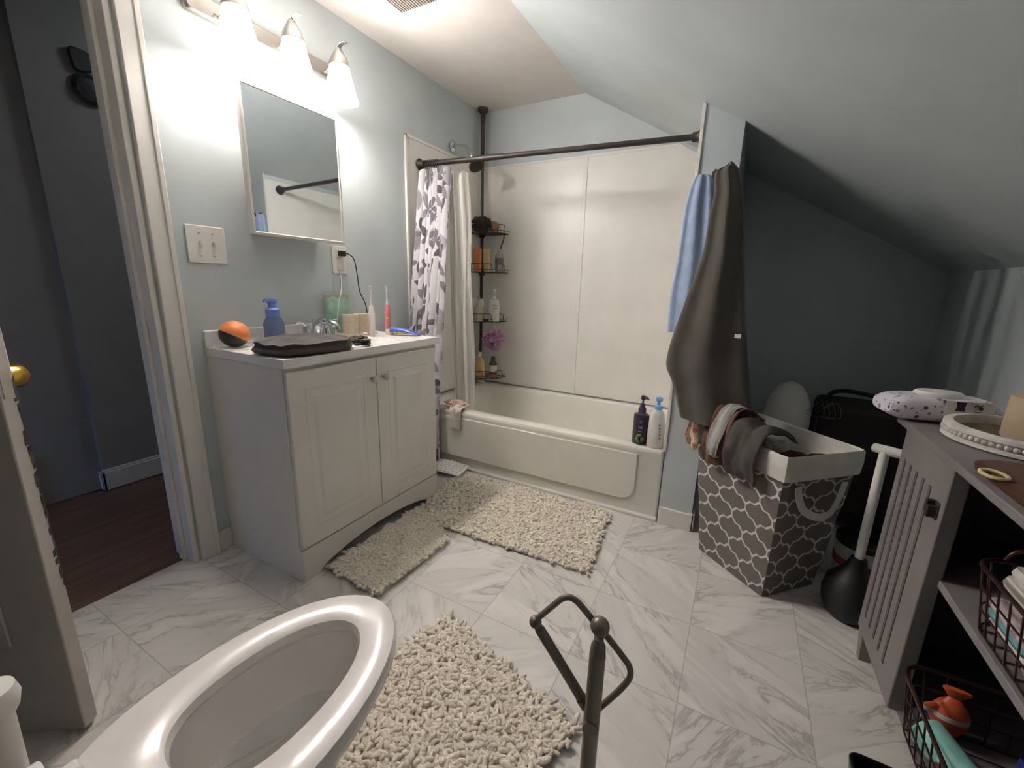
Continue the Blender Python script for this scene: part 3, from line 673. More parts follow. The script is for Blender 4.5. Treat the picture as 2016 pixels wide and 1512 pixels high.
# ball
bc = Vector((.09, -1.055, HV+.0505))
bo = thing('round_toy_ball', 'round ball with orange top and black underside on the vanity top', 'ball', (bc.x, bc.y, HV))
k = N('two_tone_vinyl'); xyz = k.sep(k.V('SUBTRACT', k.obj(), (0, 0, .05)))
pl_ = k.M('ADD', k.M('ADD', k.M('MULTIPLY', xyz[2], 1.), k.M('MULTIPLY', xyz[1], .55)), k.M('MULTIPLY', xyz[0], .15))
k.l(k.mix(k.M('GREATER_THAN', pl_, -.008), lin('#2c2624'), lin('#e2854a')), k.b.inputs['Base Color']); k.b.inputs['Roughness'].default_value = .45
MB().ball(bc, .0505, 36, .97).build('ball_shell', k.m, bo)
tag(MB().tube(spline([(.03, -1.10, HV+.003), (.06, -1.113, HV+.003), (.11, -1.118, HV+.003), (.16, -1.10, HV+.003), (.185, -1.05, HV+.003), (.16, -.99, HV+.003), (.09, -.96, HV+.003), (.06, -.92, HV+.003)], 6), .002, 8).build('white_cable', M_plast), 'thin white cable looping around the orange and black ball', 'cable')
# foaming soap
p = Vector((.098, -.903, HV))
M_sblue = mat('clear_blue_soap', '#5d6f92', .15, var=.04, coat=.3)
o = thing('soap_dispenser', 'blue foaming hand soap bottle with blue pump beside the faucet', 'soap dispenser', p)
MB().loft([rrect(p.x-.026, p.x+.026, p.y-.037, p.y+.037, .02, HV), rrect(p.x-.027, p.x+.027, p.y-.038, p.y+.038, .022, HV+.08), rrect(p.x-.022, p.x+.022, p.y-.03, p.y+.03, .02, HV+.1), rrect(p.x-.016, p.x+.016, p.y-.018, p.y+.018, .0155, HV+.112)]).build('bottle_body', M_sblue, o)
M_sp = mat('bright_blue_pump', '#6f8fd2', .35)
MB().lathe([(.026, .108), (.027, .136), (.022, .142), (.015, .145), (.014, .165)], p, 24).build('pump_collar', M_sp, o)
MB().lathe([(.016, .16), (.022, .166), (.021, .176), (.012, .18)], p, 24).tube([p+Vector((0, 0, .174)), p+Vector((.012, -.035, .174)), p+Vector((.014, -.042, .168))], [.009, .007, .005], 10).build('pump_head', M_sp, o)
# dark cloth
bm_out = [(.30, -1.112), (.39, -1.108), (.455, -1.075), (.472, -1.0), (.478, -.93), (.476, -.865), (.45, -.83), (.40, -.79), (.33, -.80), (.25, -.83), (.2, -.90), (.2, -.99), (.25, -1.06)]
bo_ = spline([(x, y, 0) for x, y in bm_out], 5, True); cxy = Vector((.355, -.95, 0))
def clo(u, w):
    i = u*len(bo_); p = bo_[int(i) % len(bo_)].lerp(bo_[(int(i)+1) % len(bo_)], i-int(i))
    if w < .45: f = 1.; z = .006+.034*(w/.45); p = p+(p-cxy).normalized()*(.006*math.sin(w/.45*PI*2))
    else: t_ = (w-.45)/.55; f = 1-.985*t_; z = .04+.009*math.sin(min(1, t_*1.6)*PI/2)
    q = cxy+(p-cxy)*f; z += .008*nz(q.x*26, q.y*9, 0, 1, 2)*(w > .3)+.004*math.sin(q.x*90+q.y*25)*(w > .4)
    return (q.x, q.y, HV+.002+max(.001, z))
tag(MB().grid(clo, 90, 22, cu=True).build('folded_cloth', M_dark), 'folded dark brown black cloth lying on the front corner of the vanity top', 'cloth')
tag(blob((.405, -.745, HV+.02), .045, .035, .02, 7.3, .5, 2.4, flat=.003).build('hair_tie', M_dark), 'small twisted dark fabric tie beside the folded dark cloth', 'hair tie')
# pouch
po = at(640, 652, 0, .035); py0, py1 = -.607, -.468
M_pouch = mat('green_foil_pouch', '#9cc0ac', .35, var=.12, vscale=25, bump=.4, bscale=40)
pt = thing('green_pouch', 'pale green foil pouch standing against the backsplash', 'pouch', (.035, -.54, HV))
def pou(s_):
    def fn(u, v):
        b_ = .022*math.sin(PI*u)**.6*(1-v)**.6
        return (.036+s_*b_+.004*nz(u*5, v*5, s_, 1, 3)+.012*(1-v)*0, py0+(py1-py0)*u+.012*(v-.5)*(1 if False else -.3), HV+.004+.182*v)
    return fn
MB().grid(pou(1), 16, 18).grid(pou(-.6), 16, 18).build('pouch_body', M_pouch, pt)
MB().prism([(.037, py0+.002, HV+.172), (.037, py1-.002, HV+.172), (.037, py1-.006, HV+.19), (.037, py0-.004, HV+.19)], (.002, 0, 0)).build('seal_strip', mat('pouch_seal', '#b3a893', .4), pt)
# tray and tumblers
M_stone = mat('beige_stoneware', '#cdbfa9', .55, var=.05, vscale=60)
tag(MB().loft([rrect(.055, .165, -.60, -.39, .05, HV+.001), rrect(.05, .17, -.605, -.385, .055, HV+.012), rrect(.054, .166, -.60, -.39, .052, HV+.012), rrect(.06, .16, -.595, -.395, .047, HV+.006)]).build('vanity_tray', M_stone), 'oval beige tray under the two tumblers', 'tray')
def tumbler(p, label):
    o = thing('tumbler', label, 'cup', p, 'beige bathroom tumblers')
    MB().lathe([(.001, .001), (.034, 0), (.036, .004), (.037, .092), (.035, .094), (.0335, .092), (.032, .008), (.001, .006)], p, 32, cap0=False, cap1=False).build('tumbler_body', M_stone, o); return o
t1 = tumbler((.125, -.545, HV+.007), 'beige stoneware tumbler closer to the faucet on the tray')
copy_tree(t1, (.098, -.45, HV+.007), 'beige stoneware tumbler farther from the faucet on the tray')
def toothbrush(p, mh, mn, label, h=.205):
    p = Vector(p); o = thing('electric_toothbrush', label, 'toothbrush', p)
    MB().lathe([(.0135, 0), (.0145, .006), (.0145, .1), (.012, .13), (.009, .142), (.0075, .144)], p, 22).build('handle', mh, o)
    MB().lathe([(.0075, .143), (.0065, .15), (.0036, .185), (.0034, h+.02)], p, 14).build('neck', mn, o)
    MB().lathe([(.0035, h), (.0075, h+.008), (.0085, h+.02), (.006, h+.03)], p, 14, sx=.7).build('brush_head', mn, o)
    for dx in (-.007, -.0075): pass
    b = MB(); d_ = Vector((.5, -.86, 0))
    b.lathe([(.0065, 0), (.006, .011)], p+Vector((0, 0, h+.017)), 12, d_); b.build('bristles', M_cyanw, o)
    MB().lathe([(.004, 0), (.004, .0012)], p+d_*.0138+Vector((0, 0, .08)), 12, d_).build('power_button', mn, o)
    return o
toothbrush((.212, -.492, HV+.001), M_plast, M_plast, 'white electric toothbrush standing at the sink corner')
toothbrush((.19, -.368, HV+.001), mat('coral_pink', '#d98783', .4), M_plast, 'coral pink electric toothbrush standing near the counter end')
# toothpaste
k = N('toothpaste_print'); u_, v_, _ = k.sep(k.uv())
k.l(k.mix(k.M('GREATER_THAN', v_, .55), lin('#3a54a8'), k.mix(k.M('GREATER_THAN', k.noise(k.uv(), 9, 2), .55), lin('#d8b45a'), lin('#5a4a38'))), k.b.inputs['Base Color']); k.b.inputs['Roughness'].default_value = .35
a0 = Vector((.235, -.395, HV+.016)); a1 = Vector((.385, -.345, HV+.016)); ax = (a1-a0).normalized(); sd = Vector((-ax.y, ax.x, 0))
tp = thing('toothpaste_tube', 'blue and yellow toothpaste tube lying at the counter end', 'toothpaste', (.3, -.37, HV))
def tub_(u, w):
    th = 2*PI*w; h = .0165*(1-u)**.6+.002; wd = .0165+.01*u
    return a0+ax*(.15*u)+sd*(wd*math.cos(th))+Vector((0, 0, -.016+.0155*0+max(h, .002)+.001+h*math.sin(th)+.008*math.sin(u*PI)))
MB().grid(lambda u, w: tub_(w, u), 24, 20, cu=True, uv=lambda u, w: (w, u)).build('tube_body', k.m, tp)
MB().lathe([(.011, -.022), (.012, -.02), (.0125, -.002), (.014, 0)], a0, 18, ax).build('cap', M_plast, tp)
tag(blob((.225, -.555, HV+.011), .022, .014, .011, 8.8, .5, 3).build('hair_clip', mat('pale_pink_clip', '#d5b3b0', .4, var=.15, vscale=90)), 'small pale pink clip on the counter before the tumblers', 'hair clip')
tag(MB().tube(spline([(.008, -.49, 1.13), (.03, -.50, 1.08), (.06, -.535, 1.03), (.07, -.56, .98), (.072, -.57, .93), (.076, -.585, .88), (.09, -.605, HV+.004), (.105, -.615, HV+.003)], 6), .0022, 8).build('charging_cable', M_plast), 'white cord hanging in front of the green pouch', 'cord')
# =================================================================== MIRROR CABINET
MX = .12; kM = (C.x-MX)/(C.x-.379)
my0 = C.y+(-1.1173-C.y)*kM; my1 = C.y+(-.7695-C.y)*kM; mz0 = C.z+(1.2252-C.z)*kM; mz1 = C.z+(1.6546-C.z)*kM
mc = thing('medicine_cabinet', 'white framed mirror medicine cabinet on the wall below the vanity light', 'mirror cabinet', (.06, (my0+my1)/2, mz0))
MB().box(.0005, .1, my0+.06, my1-.05, mz0+.045, mz1-.05).build('cabinet_box', M_white, mc, bevel=.003)
dm = MB().box(.1, MX-.001, my0, my1, mz0, mz1).build('mirror_door', M_white, mc, bevel=.002)
fr_ = MB(); e = .011
def fq(i, x): return [(x, my0+i, mz0+i), (x, my1-i, mz0+i), (x, my1-i, mz1-i), (x, my0+i, mz1-i)]
fr_.loft([fq(0, MX-.001), fq(.001, MX+.004), fq(e*.7, MX+.005), fq(e, MX+.001)], False, False)
fr_.build('frame', M_white, dm, smooth=False)
MB().box(MX-.002, MX+.0008, my0+e-.001, my1-e+.001, mz0+e-.001, mz1-e+.001).build('mirror_glass', M_mirror, dm, smooth=False)
# =================================================================== VANITY LIGHT
lg = thing('vanity_light', 'three bulb vanity light bar with frosted glass shades above the mirror', 'wall lamp', (.0, -.745, 1.98))
LY = (-.945, -.735, -.525); LXs = .13
def plate(i, x): return rrect(1.948+i, 2.012-i, -1.045+i, -.455-i, .02, 0, 5), x
def plr(i, x): return [(x, q[1], q[0]) for q in rrect(1.948+i, 2.012-i, -1.045+i, -.455-i, .014, 0, 5)]
MB().loft([plr(0, .0), plr(0, .018), plr(.006, .026), plr(.012, .026)]).build('back_plate', M_nickel, lg)
for y in LY:
    arm = spline([(.02, y, 1.975), (.05, y, 1.955), (.085, y, 1.975), (.115, y, 2.02), (.145, y+.004, 2.045), (.168, y+.01, 2.048)], 6)
    b = MB(); P = arm
    rings = []
    for i, q in enumerate(P):
        T = (P[min(i+1, len(P)-1)]-P[max(i-1, 0)]).normalized(); n_ = T.cross(Vector((0, 1, 0))).normalized(); w = .013-.005*i/len(P)
        rings.append([q+Vector((0, w, 0))-n_*.002, q+Vector((0, w, 0))+n_*.002, q-Vector((0, w, 0))+n_*.002, q-Vector((0, w, 0))-n_*.002])
    b.loft(rings); b.build('arm', M_nickel, lg, bevel=.001)
    MB().lathe([(.012, 2.03), (.02, 2.015), (.034, 1.99), (.041, 1.97), (.041, 1.962)], (LXs, y, 0), 28, cap1=False).build('socket_cup', M_nickel, lg)
    MB().ball((LXs, y, 1.866), .025, 18).build('bulb', M_bulb, lg)
    MB().lathe([(.036, 1.968), (.04, 1.955), (.05, 1.91), (.065, 1.853), (.071, 1.833), (.068, 1.833), (.048, 1.905), (.037, 1.952), (.02, 1.957)], (LXs, y, 0), 32, cap0=False, cap1=False).build('glass_shade', M_emit, lg)
# switch plate
sw = thing('light_switch', 'double toggle light switch plate by the door casing', 'light switch', (0, -1.065, 1.2))
MB().box(0, .006, -1.131, -1.0, 1.139, 1.269).build('cover_plate', M_ivory, sw, bevel=.004, seg=3)
for y in (-1.088, -1.043):
    MB().prism([(.006, y-.005, 1.212), (.006, y+.005, 1.212), (.019, y+.004, 1.218), (.019, y-.004, 1.218)], (-.002, 0, -.017)).build('toggle', M_plast, sw, bevel=.001)
    MB().lathe([(.003, 0), (.003, .001)], (.006, y, 1.243), 10, (1, 0, 0)).lathe([(.003, 0), (.003, .001)], (.006, y, 1.164), 10, (1, 0, 0)).build('screw', M_nickel, sw)
# outlet and cord
ou = thing('wall_outlet', 'white wall outlet plate partly behind the mirror corner', 'outlet', (0, -.483, 1.18))
MB().box(0, .006, -.525, -.441, 1.122, 1.25).build('cover_plate', M_ivory, ou, bevel=.004, seg=3)
MB().box(.006, .009, -.502, -.465, 1.2, 1.236).box(.006, .009, -.502, -.465, 1.138, 1.172).build('socket', M_plast, ou, bevel=.004)
pc = thing('charger_cord', 'black plug and cord running down behind the tumblers', 'power cord', (.02, -.48, 1.215))
MB().box(.009, .04, -.497, -.468, 1.203, 1.229).build('plug', M_blackp, pc, bevel=.005)
MB().tube(spline([(.035, -.482, 1.216), (.05, -.465, 1.214), (.056, -.44, 1.19), (.055, -.425, 1.12), (.055, -.415, 1.04), (.06, -.385, .97), (.065, -.385, .9), (.055, -.39, HV+.01), (.05, -.40, HV+.004)], 6), .0025, 8).build('cord', M_blackp, pc)
# ceiling vent
vn = thing('ceiling_vent', 'white slotted exhaust fan grille on the ceiling', 'vent', (.35, -.45, ZC))
vy1 = -.295; vx0, vx1 = .27, .51
MB().box(vx0, vx1, vy1-.26, vy1, ZC-.012, ZC).build('grille_frame', M_plast, vn, bevel=.005)
b = MB()
for i in range(17):
    x = vx0+.022+i*.0122; b.box(x, x+.006, vy1-.24, vy1-.02, ZC-.016, ZC-.011)
b.build('slats', mat('vent_slot', '#8d8580', .6), vn, smooth=False)
# =================================================================== RUGS
def rug(name, label, poly, tuft, rad, length, seed, tb_=.01, zbase=0., inside=None, n_side=5, hvar=.6):
    r = random.Random(seed); xs = [p[0] for p in poly]; ys = [p[1] for p in poly]
    o = thing(name, label, 'rug', ((min(xs)+max(xs))/2, (min(ys)+max(ys))/2, zbase))
    mx, my = sum(xs)/len(xs), sum(ys)/len(ys); pv = [Vector((x, y)) for x, y in poly]; ins = []
    for i, q in enumerate(pv):
        e1 = (q-pv[i-1]).normalized(); e2 = (pv[(i+1) % len(pv)]-q).normalized(); nn = Vector((e1.y+e2.y, -(e1.x+e2.x))).normalized()
        a_ = .5*sum(pv[k-1].x*pv[k].y-pv[k].x*pv[k-1].y for k in range(len(pv))); ins.append(q-nn*(.009 if a_ > 0 else -.009))
    MB().prism([(q.x, q.y, zbase+.001) for q in ins], (0, 0, tb_)).build('backing', M_backing, o, bevel=.002)
    if zbase: MB().prism([(q.x, q.y, .001) for q in ins], (0, 0, zbase*.8)).build('lower_fold', M_pile, o, bevel=.006)
    def inp(x, y):
        c = False; j = len(poly)-1
        for i in range(len(poly)):
            if (poly[i][1] > y) != (poly[j][1] > y) and x < (poly[j][0]-poly[i][0])*(y-poly[i][1])/(poly[j][1]-poly[i][1])+poly[i][0]: c = not c
            j = i
        return c
    V = []; F = []; loc = o.location
    x = min(xs)
    while x < max(xs):
        y = min(ys)
        while y < max(ys):
            px, py = x+r.uniform(-.5, .5)*tuft, y+r.uniform(-.5, .5)*tuft; y += tuft
            if not inp(px, py): continue
            ang = r.uniform(0, 2*PI)+2.2*nz(px*5, py*5, 0, 1, seed); le = length*r.uniform(.6, 1.25); tilt = r.uniform(.05, .55)
            dx, dy = math.cos(ang), math.sin(ang); h0 = tb_*.45+zbase+r.uniform(0, hvar*rad)
            R = rad*r.uniform(.8, 1.2); bend = r.uniform(-.35, .35); nb = len(V)
            steps = ((0, .45), (.12, .9), (.4, 1.05), (.75, 1.), (.93, .75), (1., .3))
            for s_, k_ in steps:
                ll = le*s_; cz = h0+R*.8+le*tilt*.8*math.sin(s_*PI*.62)*.62; a2 = ang+bend*s_
                cx_, cy_ = px+math.cos(a2)*ll*.8, py+math.sin(a2)*ll*.8; sx_, sy_ = -math.sin(a2), math.cos(a2)
                for q in range(n_side):
                    t_ = 2*PI*q/n_side; V.append((cx_+sx_*R*k_*math.cos(t_)-loc.x, cy_+sy_*R*k_*math.cos(t_)-loc.y, cz+R*k_*math.sin(t_)-loc.z))
            m_ = len(steps)
            for i in range(m_-1):
                for q in range(n_side):
                    F.append((nb+i*n_side+q, nb+i*n_side+(q+1) % n_side, nb+(i+1)*n_side+(q+1) % n_side, nb+(i+1)*n_side+q))
            F.append(tuple(nb+(m_-1)*n_side+q for q in range(n_side)))
        x += tuft
    me = bpy.data.meshes.new('pile'); me.from_pydata(V, [], F); me.materials.append(M_pile)
    for p in me.polygons: p.use_smooth = True
    k = bpy.data.objects.new('pile', me); COL.objects.link(k); k.parent = o; k['kind'] = 'stuff'
    return o
rug('shag_rug', 'cream shag bath mat lying along the tub', [(.41, -.045), (1.312, -.052), (1.36, -.548), (.50, -.585)], .0095, .006, .022, 1)
rug('shag_rug', 'narrow folded cream shag mat tucked against the vanity toe kick', [(.475, -1.03), (.755, -1.045), (.775, -.64), (.475, -.50)], .0095, .006, .023, 2, .022)
P_ = Vector((1.018, -.985)); Q_ = Vector((1.522, -1.122)); dl = (Q_-P_); dp = Vector((dl.y, -dl.x)).normalized()*.62
def rp(a, b): q = P_+dl*a+dp*b; return (q.x, q.y)
rug('shag_rug', 'thick cream shag contour rug in front of the toilet', [rp(0, 0), rp(1, 0), rp(1, 1), rp(.76, 1), rp(.73, .78), rp(.45, .72), rp(.18, .78), rp(.15, 1), rp(0, 1)], .0088, .006, .03, 3)
# bath mat with suction dots
mp = [(.22, .0), (.40, -.02), (.455, -.10), (.435, -.165), (.30, -.19), (.20, -.15)]
bmt = thing('tub_mat', 'white rubber tub mat with dimples dropped at the tub corner', 'bath mat', (.3, -.09, 0))
def matz(x, y): return .012+.045*max(0, (x-.33))*8*max(0, .1+y+.1)*2
def mfn(u, v):
    x = .2+.245*u+.02*v; y = -.018-.145*v+.02*(u-.5); return (x, y, .024+.02*math.sin(u*2.2+.6)*(1-.4*v))
MB().grid(mfn, 18, 12).build('mat_sheet', M_plast, bmt, solid=.003)
b = MB()
for i in range(9):
    for j in range(6):
        u, v_ = (i+.5+.25*(j % 2))/9.6, (j+.5)/6; q = Vector(mfn(u, v_)); b.lathe([(.006, -.001), (.006, .0025), (.003, .003)], q, 9)
b.build('dimples', mat('mat_dimple', '#b9bcc4', .4), bmt)
# =================================================================== TOILET
TX, TZ = 1.113, .39
tl = thing('toilet', 'white porcelain toilet bowl without a seat beside the rug', 'toilet', (TX, -1.65, 0))
def egg(yf, yb_, hw, z, n=56, px=.0, pw=1.):
    out = []; yc = yb_+(yf-yb_)*.42
    for i in range(n):
        a = 2*PI*i/n; c_, s_ = math.cos(a), math.sin(a)
        ey = (yf-yc) if c_ > 0 else (yc-yb_)
        w = hw*(math.copysign(abs(s_)**(1. if c_ > 0 else .8), s_))
        out.append((TX+px+w, yc+ey*math.copysign(abs(c_)**(1.0 if c_ > 0 else .8), c_), z))
    return out
outer = [egg(-1.53, -1.9, .11, 0), egg(-1.53, -1.9, .112, .02), egg(-1.54, -1.9, .098, .08), egg(-1.52, -1.9, .105, .18), egg(-1.45, -1.9, .14, .27), egg(-1.385, -1.895, .168, .335), egg(-1.362, -1.893, .178, .362), egg(-1.36, -1.892, .179, .38), egg(-1.366, -1.889, .174, TZ-.002), egg(-1.38, -1.88, .164, TZ+.001)]
inner = [egg(-1.428, -1.775, .112, TZ), egg(-1.44, -1.764, .103, TZ-.006), egg(-1.445, -1.76, .099, TZ-.02), egg(-1.438, -1.768, .107, TZ-.032), egg(-1.428, -1.775, .118, TZ-.045), egg(-1.435, -1.775, .115, .31), egg(-1.46, -1.765, .1, .25), egg(-1.50, -1.755, .08, .2), egg(-1.56, -1.74, .055, .15)]
MB().loft(outer+inner).build('bowl', M_porc, tl)
MB().loft([egg(-1.475, -1.76, .092, .232)], True, False).build('water', M_water, tl) if False else None
wr = egg(-1.472, -1.762, .0935, .235)
b = MB(); vs_ = [b.bm.verts.new(Vector(p)) for p in wr]; b.bm.faces.new(vs_); b.build('water', M_water, tl, smooth=False)
MB().box(TX-.19, TX+.19, -1.99, -1.86, .2, TZ-.004).build('tank_deck', M_porc, tl, bevel=.02, seg=3)
MB().box(TX-.22, TX+.22, -2.15, -1.985, TZ-.004, .74).build('tank', M_porc, tl, bevel=.02, seg=3)
MB().box(TX-.23, TX+.23, -2.16, -1.975, .74, .775).build('tank_lid', M_porc, tl, bevel=.01, seg=3)
for u, v_ in ((70, 1522), (146, 1517)):
    q = at(u, v_, 2, TZ+.01); MB().box(q.x-.012, q.x+.012, q.y-.018, q.y+.008, TZ-.003, TZ+.02).build('hinge_cap', M_plast, tl, bevel=.005)
# toilet brush
q = at(-22, 1384, 2, .43)
tbp = Vector((q.x, q.y, 0))
br = thing('toilet_brush', 'white toilet brush handle with rounded end standing between toilet and door', 'toilet brush', tbp)
MB().lathe([(.05, 0), (.055, .01), (.05, .14), (.03, .16)], tbp, 28).build('holder', M_plast, br)
MB().lathe([(.018, .15), (.02, .3), (.022, .395), (.03, .41), (.034, .43), (.03, .45), (.015, .462)], tbp, 26).build('handle', M_plast, br)
# =================================================================== TOILET PAPER STAND
tp_ = at(1181, 1236, 2, .66); TPX, TPY = tp_.x, tp_.y
st = thing('toilet_paper_stand', 'dark metal freestanding toilet paper stand with empty roller arm', 'paper holder', (TPX, TPY, 0))
hd_ = Vector((C.x-TPX, C.y-TPY, 0)).normalized()
def P3(u, v, off=0.): return atp(u, v, Vector((TPX, TPY, 0)), hd_)+hd_*off
MB().lathe([(.085, 0), (.086, .006), (.07, .012), (.02, .018)], (TPX, TPY, 0), 32).build('base', M_gunmetal, st)
MB().tube([(TPX, TPY, .012), (TPX, TPY, .40), (TPX, TPY, .401), (TPX, TPY, .62)], [.0092, .0092, .0108, .0108], 22).build('pole', M_gunmetal, st)
MB().lathe([(.0108, .615), (.0095, .632), (.006, .64), (.0065, .644)], (TPX, TPY, 0), 20).build('pole_cap', M_gunmetal, st)
tz = P3(1181, 1233)
MB().ball((TPX, TPY, tz.z), .0125, 20).build('finial', M_gunmetal, st)
o1 = -.014
bigloop = spline([P3(1046, 1238, o1), P3(1062, 1226, o1), P3(1090, 1203, o1), P3(1103, 1193, o1), P3(1117, 1190, o1), P3(1130, 1196, o1), P3(1142, 1208, o1), P3(1165, 1236, o1), P3(1200, 1277, o1), P3(1230, 1316, o1), P3(1239, 1331, o1), P3(1241, 1347, o1), P3(1234, 1361, o1), P3(1215, 1381, o1), P3(1190, 1403, o1), P3(1170, 1420, o1)], 5)
MB().tube(bigloop, .0043, 12).build('arm_loop', M_gunmetal, st)
a_, b_ = P3(1052, 1243, o1), P3(1152, 1408, o1); dr_ = b_-a_
MB().ball(P3(1050, 1239, o1), .0088, 16).build('arm_joint', M_gunmetal, st)
MB().tube([a_, a_+dr_*.06, a_+dr_*.061, a_+dr_*.9, a_+dr_*.901, b_], [.006, .006, .0072, .0072, .0085, .0085], 16).build('roller', M_gunmetal, st)
MB().tube([P3(1163, 1421, o1-.004), P3(1163, 1421, .012)], .0105, 16).build('arm_collar', M_gunmetal, st)
# =================================================================== HAMPER
hp = thing('laundry_hamper', 'grey trellis patterned fabric laundry hamper with white liner beside the partition', 'hamper', (1.92, -.12, 0))
B0 = [(1.953, -.335), (2.135, -.145), (1.90, .075), (1.716, -.128)]      # floor corners
T0 = [(1.947, -.388), (2.192, -.158), (1.868, .155), (1.640, -.078)]      # rim corners
HZ = .555
def hring(t, ins=0., z=None, nper=16, bul=0.):
    pts = []
    for i in range(4):
        a = Vector((*B0[i], 0)).lerp(Vector((*T0[i], 0)), t); b2 = Vector((*B0[(i+1) % 4], 0)).lerp(Vector((*T0[(i+1) % 4], 0)), t)
        c = (Vector((*B0[0], 0))+Vector((*B0[1], 0))+Vector((*B0[2], 0))+Vector((*B0[3], 0)))/4
        for k in range(nper):
            q = a.lerp(b2, k/nper); e_ = (q-c); q = q-e_*ins
            f = k/nper; dist = min(f, 1-f)*2
            if dist < .16: q = q-e_*(.028*(1-dist/.16)**2)
            dent = (bul*math.sin(PI*f)*math.sin(t*PI))+.006*nz(q.x*6, q.y*6, t*5, 1, 4)*math.sin(PI*min(1, t*1.1))
            q = q-e_.normalized()*dent
            pts.append(Vector((q.x, q.y, HZ*t if z is None else z)))
    return pts
NP = 64
RG = [hring(j/24, bul=.012) for j in range(25)]
per = [0.]
for i in range(NP): per.append(per[-1]+(RG[12][(i+1) % NP]-RG[12][i]).length)
MB().grid(lambda u, v: RG[round(v*24)][round(u*NP) % NP], NP, 24, cu=True, uv=lambda u, v: (per[round(u*NP)]+.02, v*HZ)).build('fabric_body', M_trellis, hp)
b = MB(); vv = [b.bm.verts.new(p+Vector((0, 0, .004))) for p in hring(0., .02, 0.)]; b.bm.faces.new(vv); b.build('bottom', M_dark, hp)
M_linen = mat('white_linen', '#cfcbc2', .9, var=.05, vscale=20, bump=.25, bscale=180)
lr_ = [hring(.845, -.05, HZ*.845+.008, bul=.0), hring(.85, -.055, HZ*.86, bul=0), hring(.93, -.05, HZ*.93), hring(1., -.03, HZ+.006), hring(1., -.01, HZ+.012), hring(1., .03, HZ+.006), hring(.95, .06, HZ*.94), hring(.8, .13, HZ*.8), hring(.6, .15, HZ*.62)]
MB().loft(lr_, False, False).build('liner_cuff', M_linen, hp)
fr0, fr1 = Vector((*T0[0], 0)), Vector((*T0[1], 0)); on = Vector((.69, -.724, 0))
ha = [(.17, .46), (.2, .42), (.27, .375), (.38, .352), (.5, .345), (.62, .352), (.7, .38), (.75, .42), (.77, .46)]
hpts = spline([fr0.lerp(fr1, t_)+on*(.012-.05*(1-z_/.555)*1.0+.03*math.sin(PI*(t_-.15)/.65))+Vector((0, 0, z_)) for t_, z_ in ha], 5)
rings = []
for i, q in enumerate(hpts):
    T = (hpts[min(i+1, len(hpts)-1)]-hpts[max(i-1, 0)]).normalized(); w = on.cross(T).normalized()*.014
    rings.append([q+w, q+w+on*.003, q-w+on*.003, q-w])
MB().loft(rings).build('handle_strap', M_linen, hp, bevel=.001)
# laundry
M_rust = mat('rust_brown_cloth', '#6f4a3c', .9, var=.15, vscale=25, bump=.3, bscale=150); M_floral = m_spots('orange_floral_cloth', '#d0b7a4', ('#c07a58', '#d69a74'), 45, .45, False)
M_lgrey = mat('light_grey_cloth', '#9b9793', .9, var=.1, vscale=25, bump=.3, bscale=150); M_dgrey = mat('dark_olive_cloth', '#46423c', .95, var=.12, vscale=20, bump=.3, bscale=160); M_maroon = mat('maroon_cloth', '#4a2322', .9, var=.12); M_navy = mat('navy_cloth', '#232126', .9, var=.1)
el = (Vector((*T0[3], 0))-Vector((*T0[0], 0))); eu = el.normalized(); eo = Vector((-.695, -.719, 0))
def hang(t_, w, up, outz, m, name, label, seed, r=.03, amp=.008, extra=0.):
    a = Vector((*T0[0], 0))+el*t_; i_ = -eo
    path = [a+i_*.15+Vector((0, 0, HZ+up*.4)), a+i_*.08+Vector((0, 0, HZ+up)), a+i_*.0+Vector((0, 0, HZ+up*.9+.01)), a+eo*(r+extra)+Vector((0, 0, HZ-.02)), a+eo*(r*1.0+extra)+Vector((0, 0, HZ-.08)), a+eo*(r*.7+extra)+Vector((0, 0, outz))]
    o = drape(path, eu, w, seed, amp, 44, 22).build(name, m, solid=.006); tag(o, label, 'clothing'); return o
hang(.36, .145, .055, .43, M_dgrey, 'laundry_garment', 'dark olive garment hanging over the hamper rim', 2.1, .035, .009)
hang(.68, .12, .085, .425, M_rust, 'laundry_garment', 'rust brown garment slung over the hamper rim beside the olive one', 4.4, .03, .01)
hang(.62, .045, .1, .47, M_lgrey, 'laundry_garment', 'light grey strip of cloth lying over the rust brown garment', 6.4, .045, .004, .008)
hang(.93, .05, .095, .46, M_floral, 'laundry_garment', 'orange floral scarf at the hamper corner by the partition', 7.7, .035, .012)
def inq(a, b_): return (Vector((*T0[0], 0))*(1-a)*(1-b_)+Vector((*T0[1], 0))*a*(1-b_)+Vector((*T0[2], 0))*a*b_+Vector((*T0[3], 0))*(1-a)*b_)
q = inq(.5, .55); tag(blob((q.x, q.y, .46), .1, .13, .065, 3.1, .35, 2.6, 44).build('laundry_garment', M_lgrey), 'crumpled light grey shirt inside the hamper', 'clothing')
q = inq(.42, .2); tag(blob((q.x, q.y, .50), .055, .045, .04, 5.7, .2, 2, 32).build('laundry_garment', M_maroon), 'maroon bunched cloth inside the hamper near its front corner', 'clothing')
q = inq(.72, .17); tag(blob((q.x, q.y, .50), .042, .04, .028, 9.2, .2, 2, 30).build('laundry_garment', M_navy), 'dark navy bundle of cloth inside the hamper corner', 'clothing')
q = inq(.5, .8); tag(blob((q.x, q.y, .48), .075, .05, .05, 11.2, .3, 2, 36).build('laundry_garment', M_dgrey), 'dark cloth heaped at the back of the hamper', 'clothing')
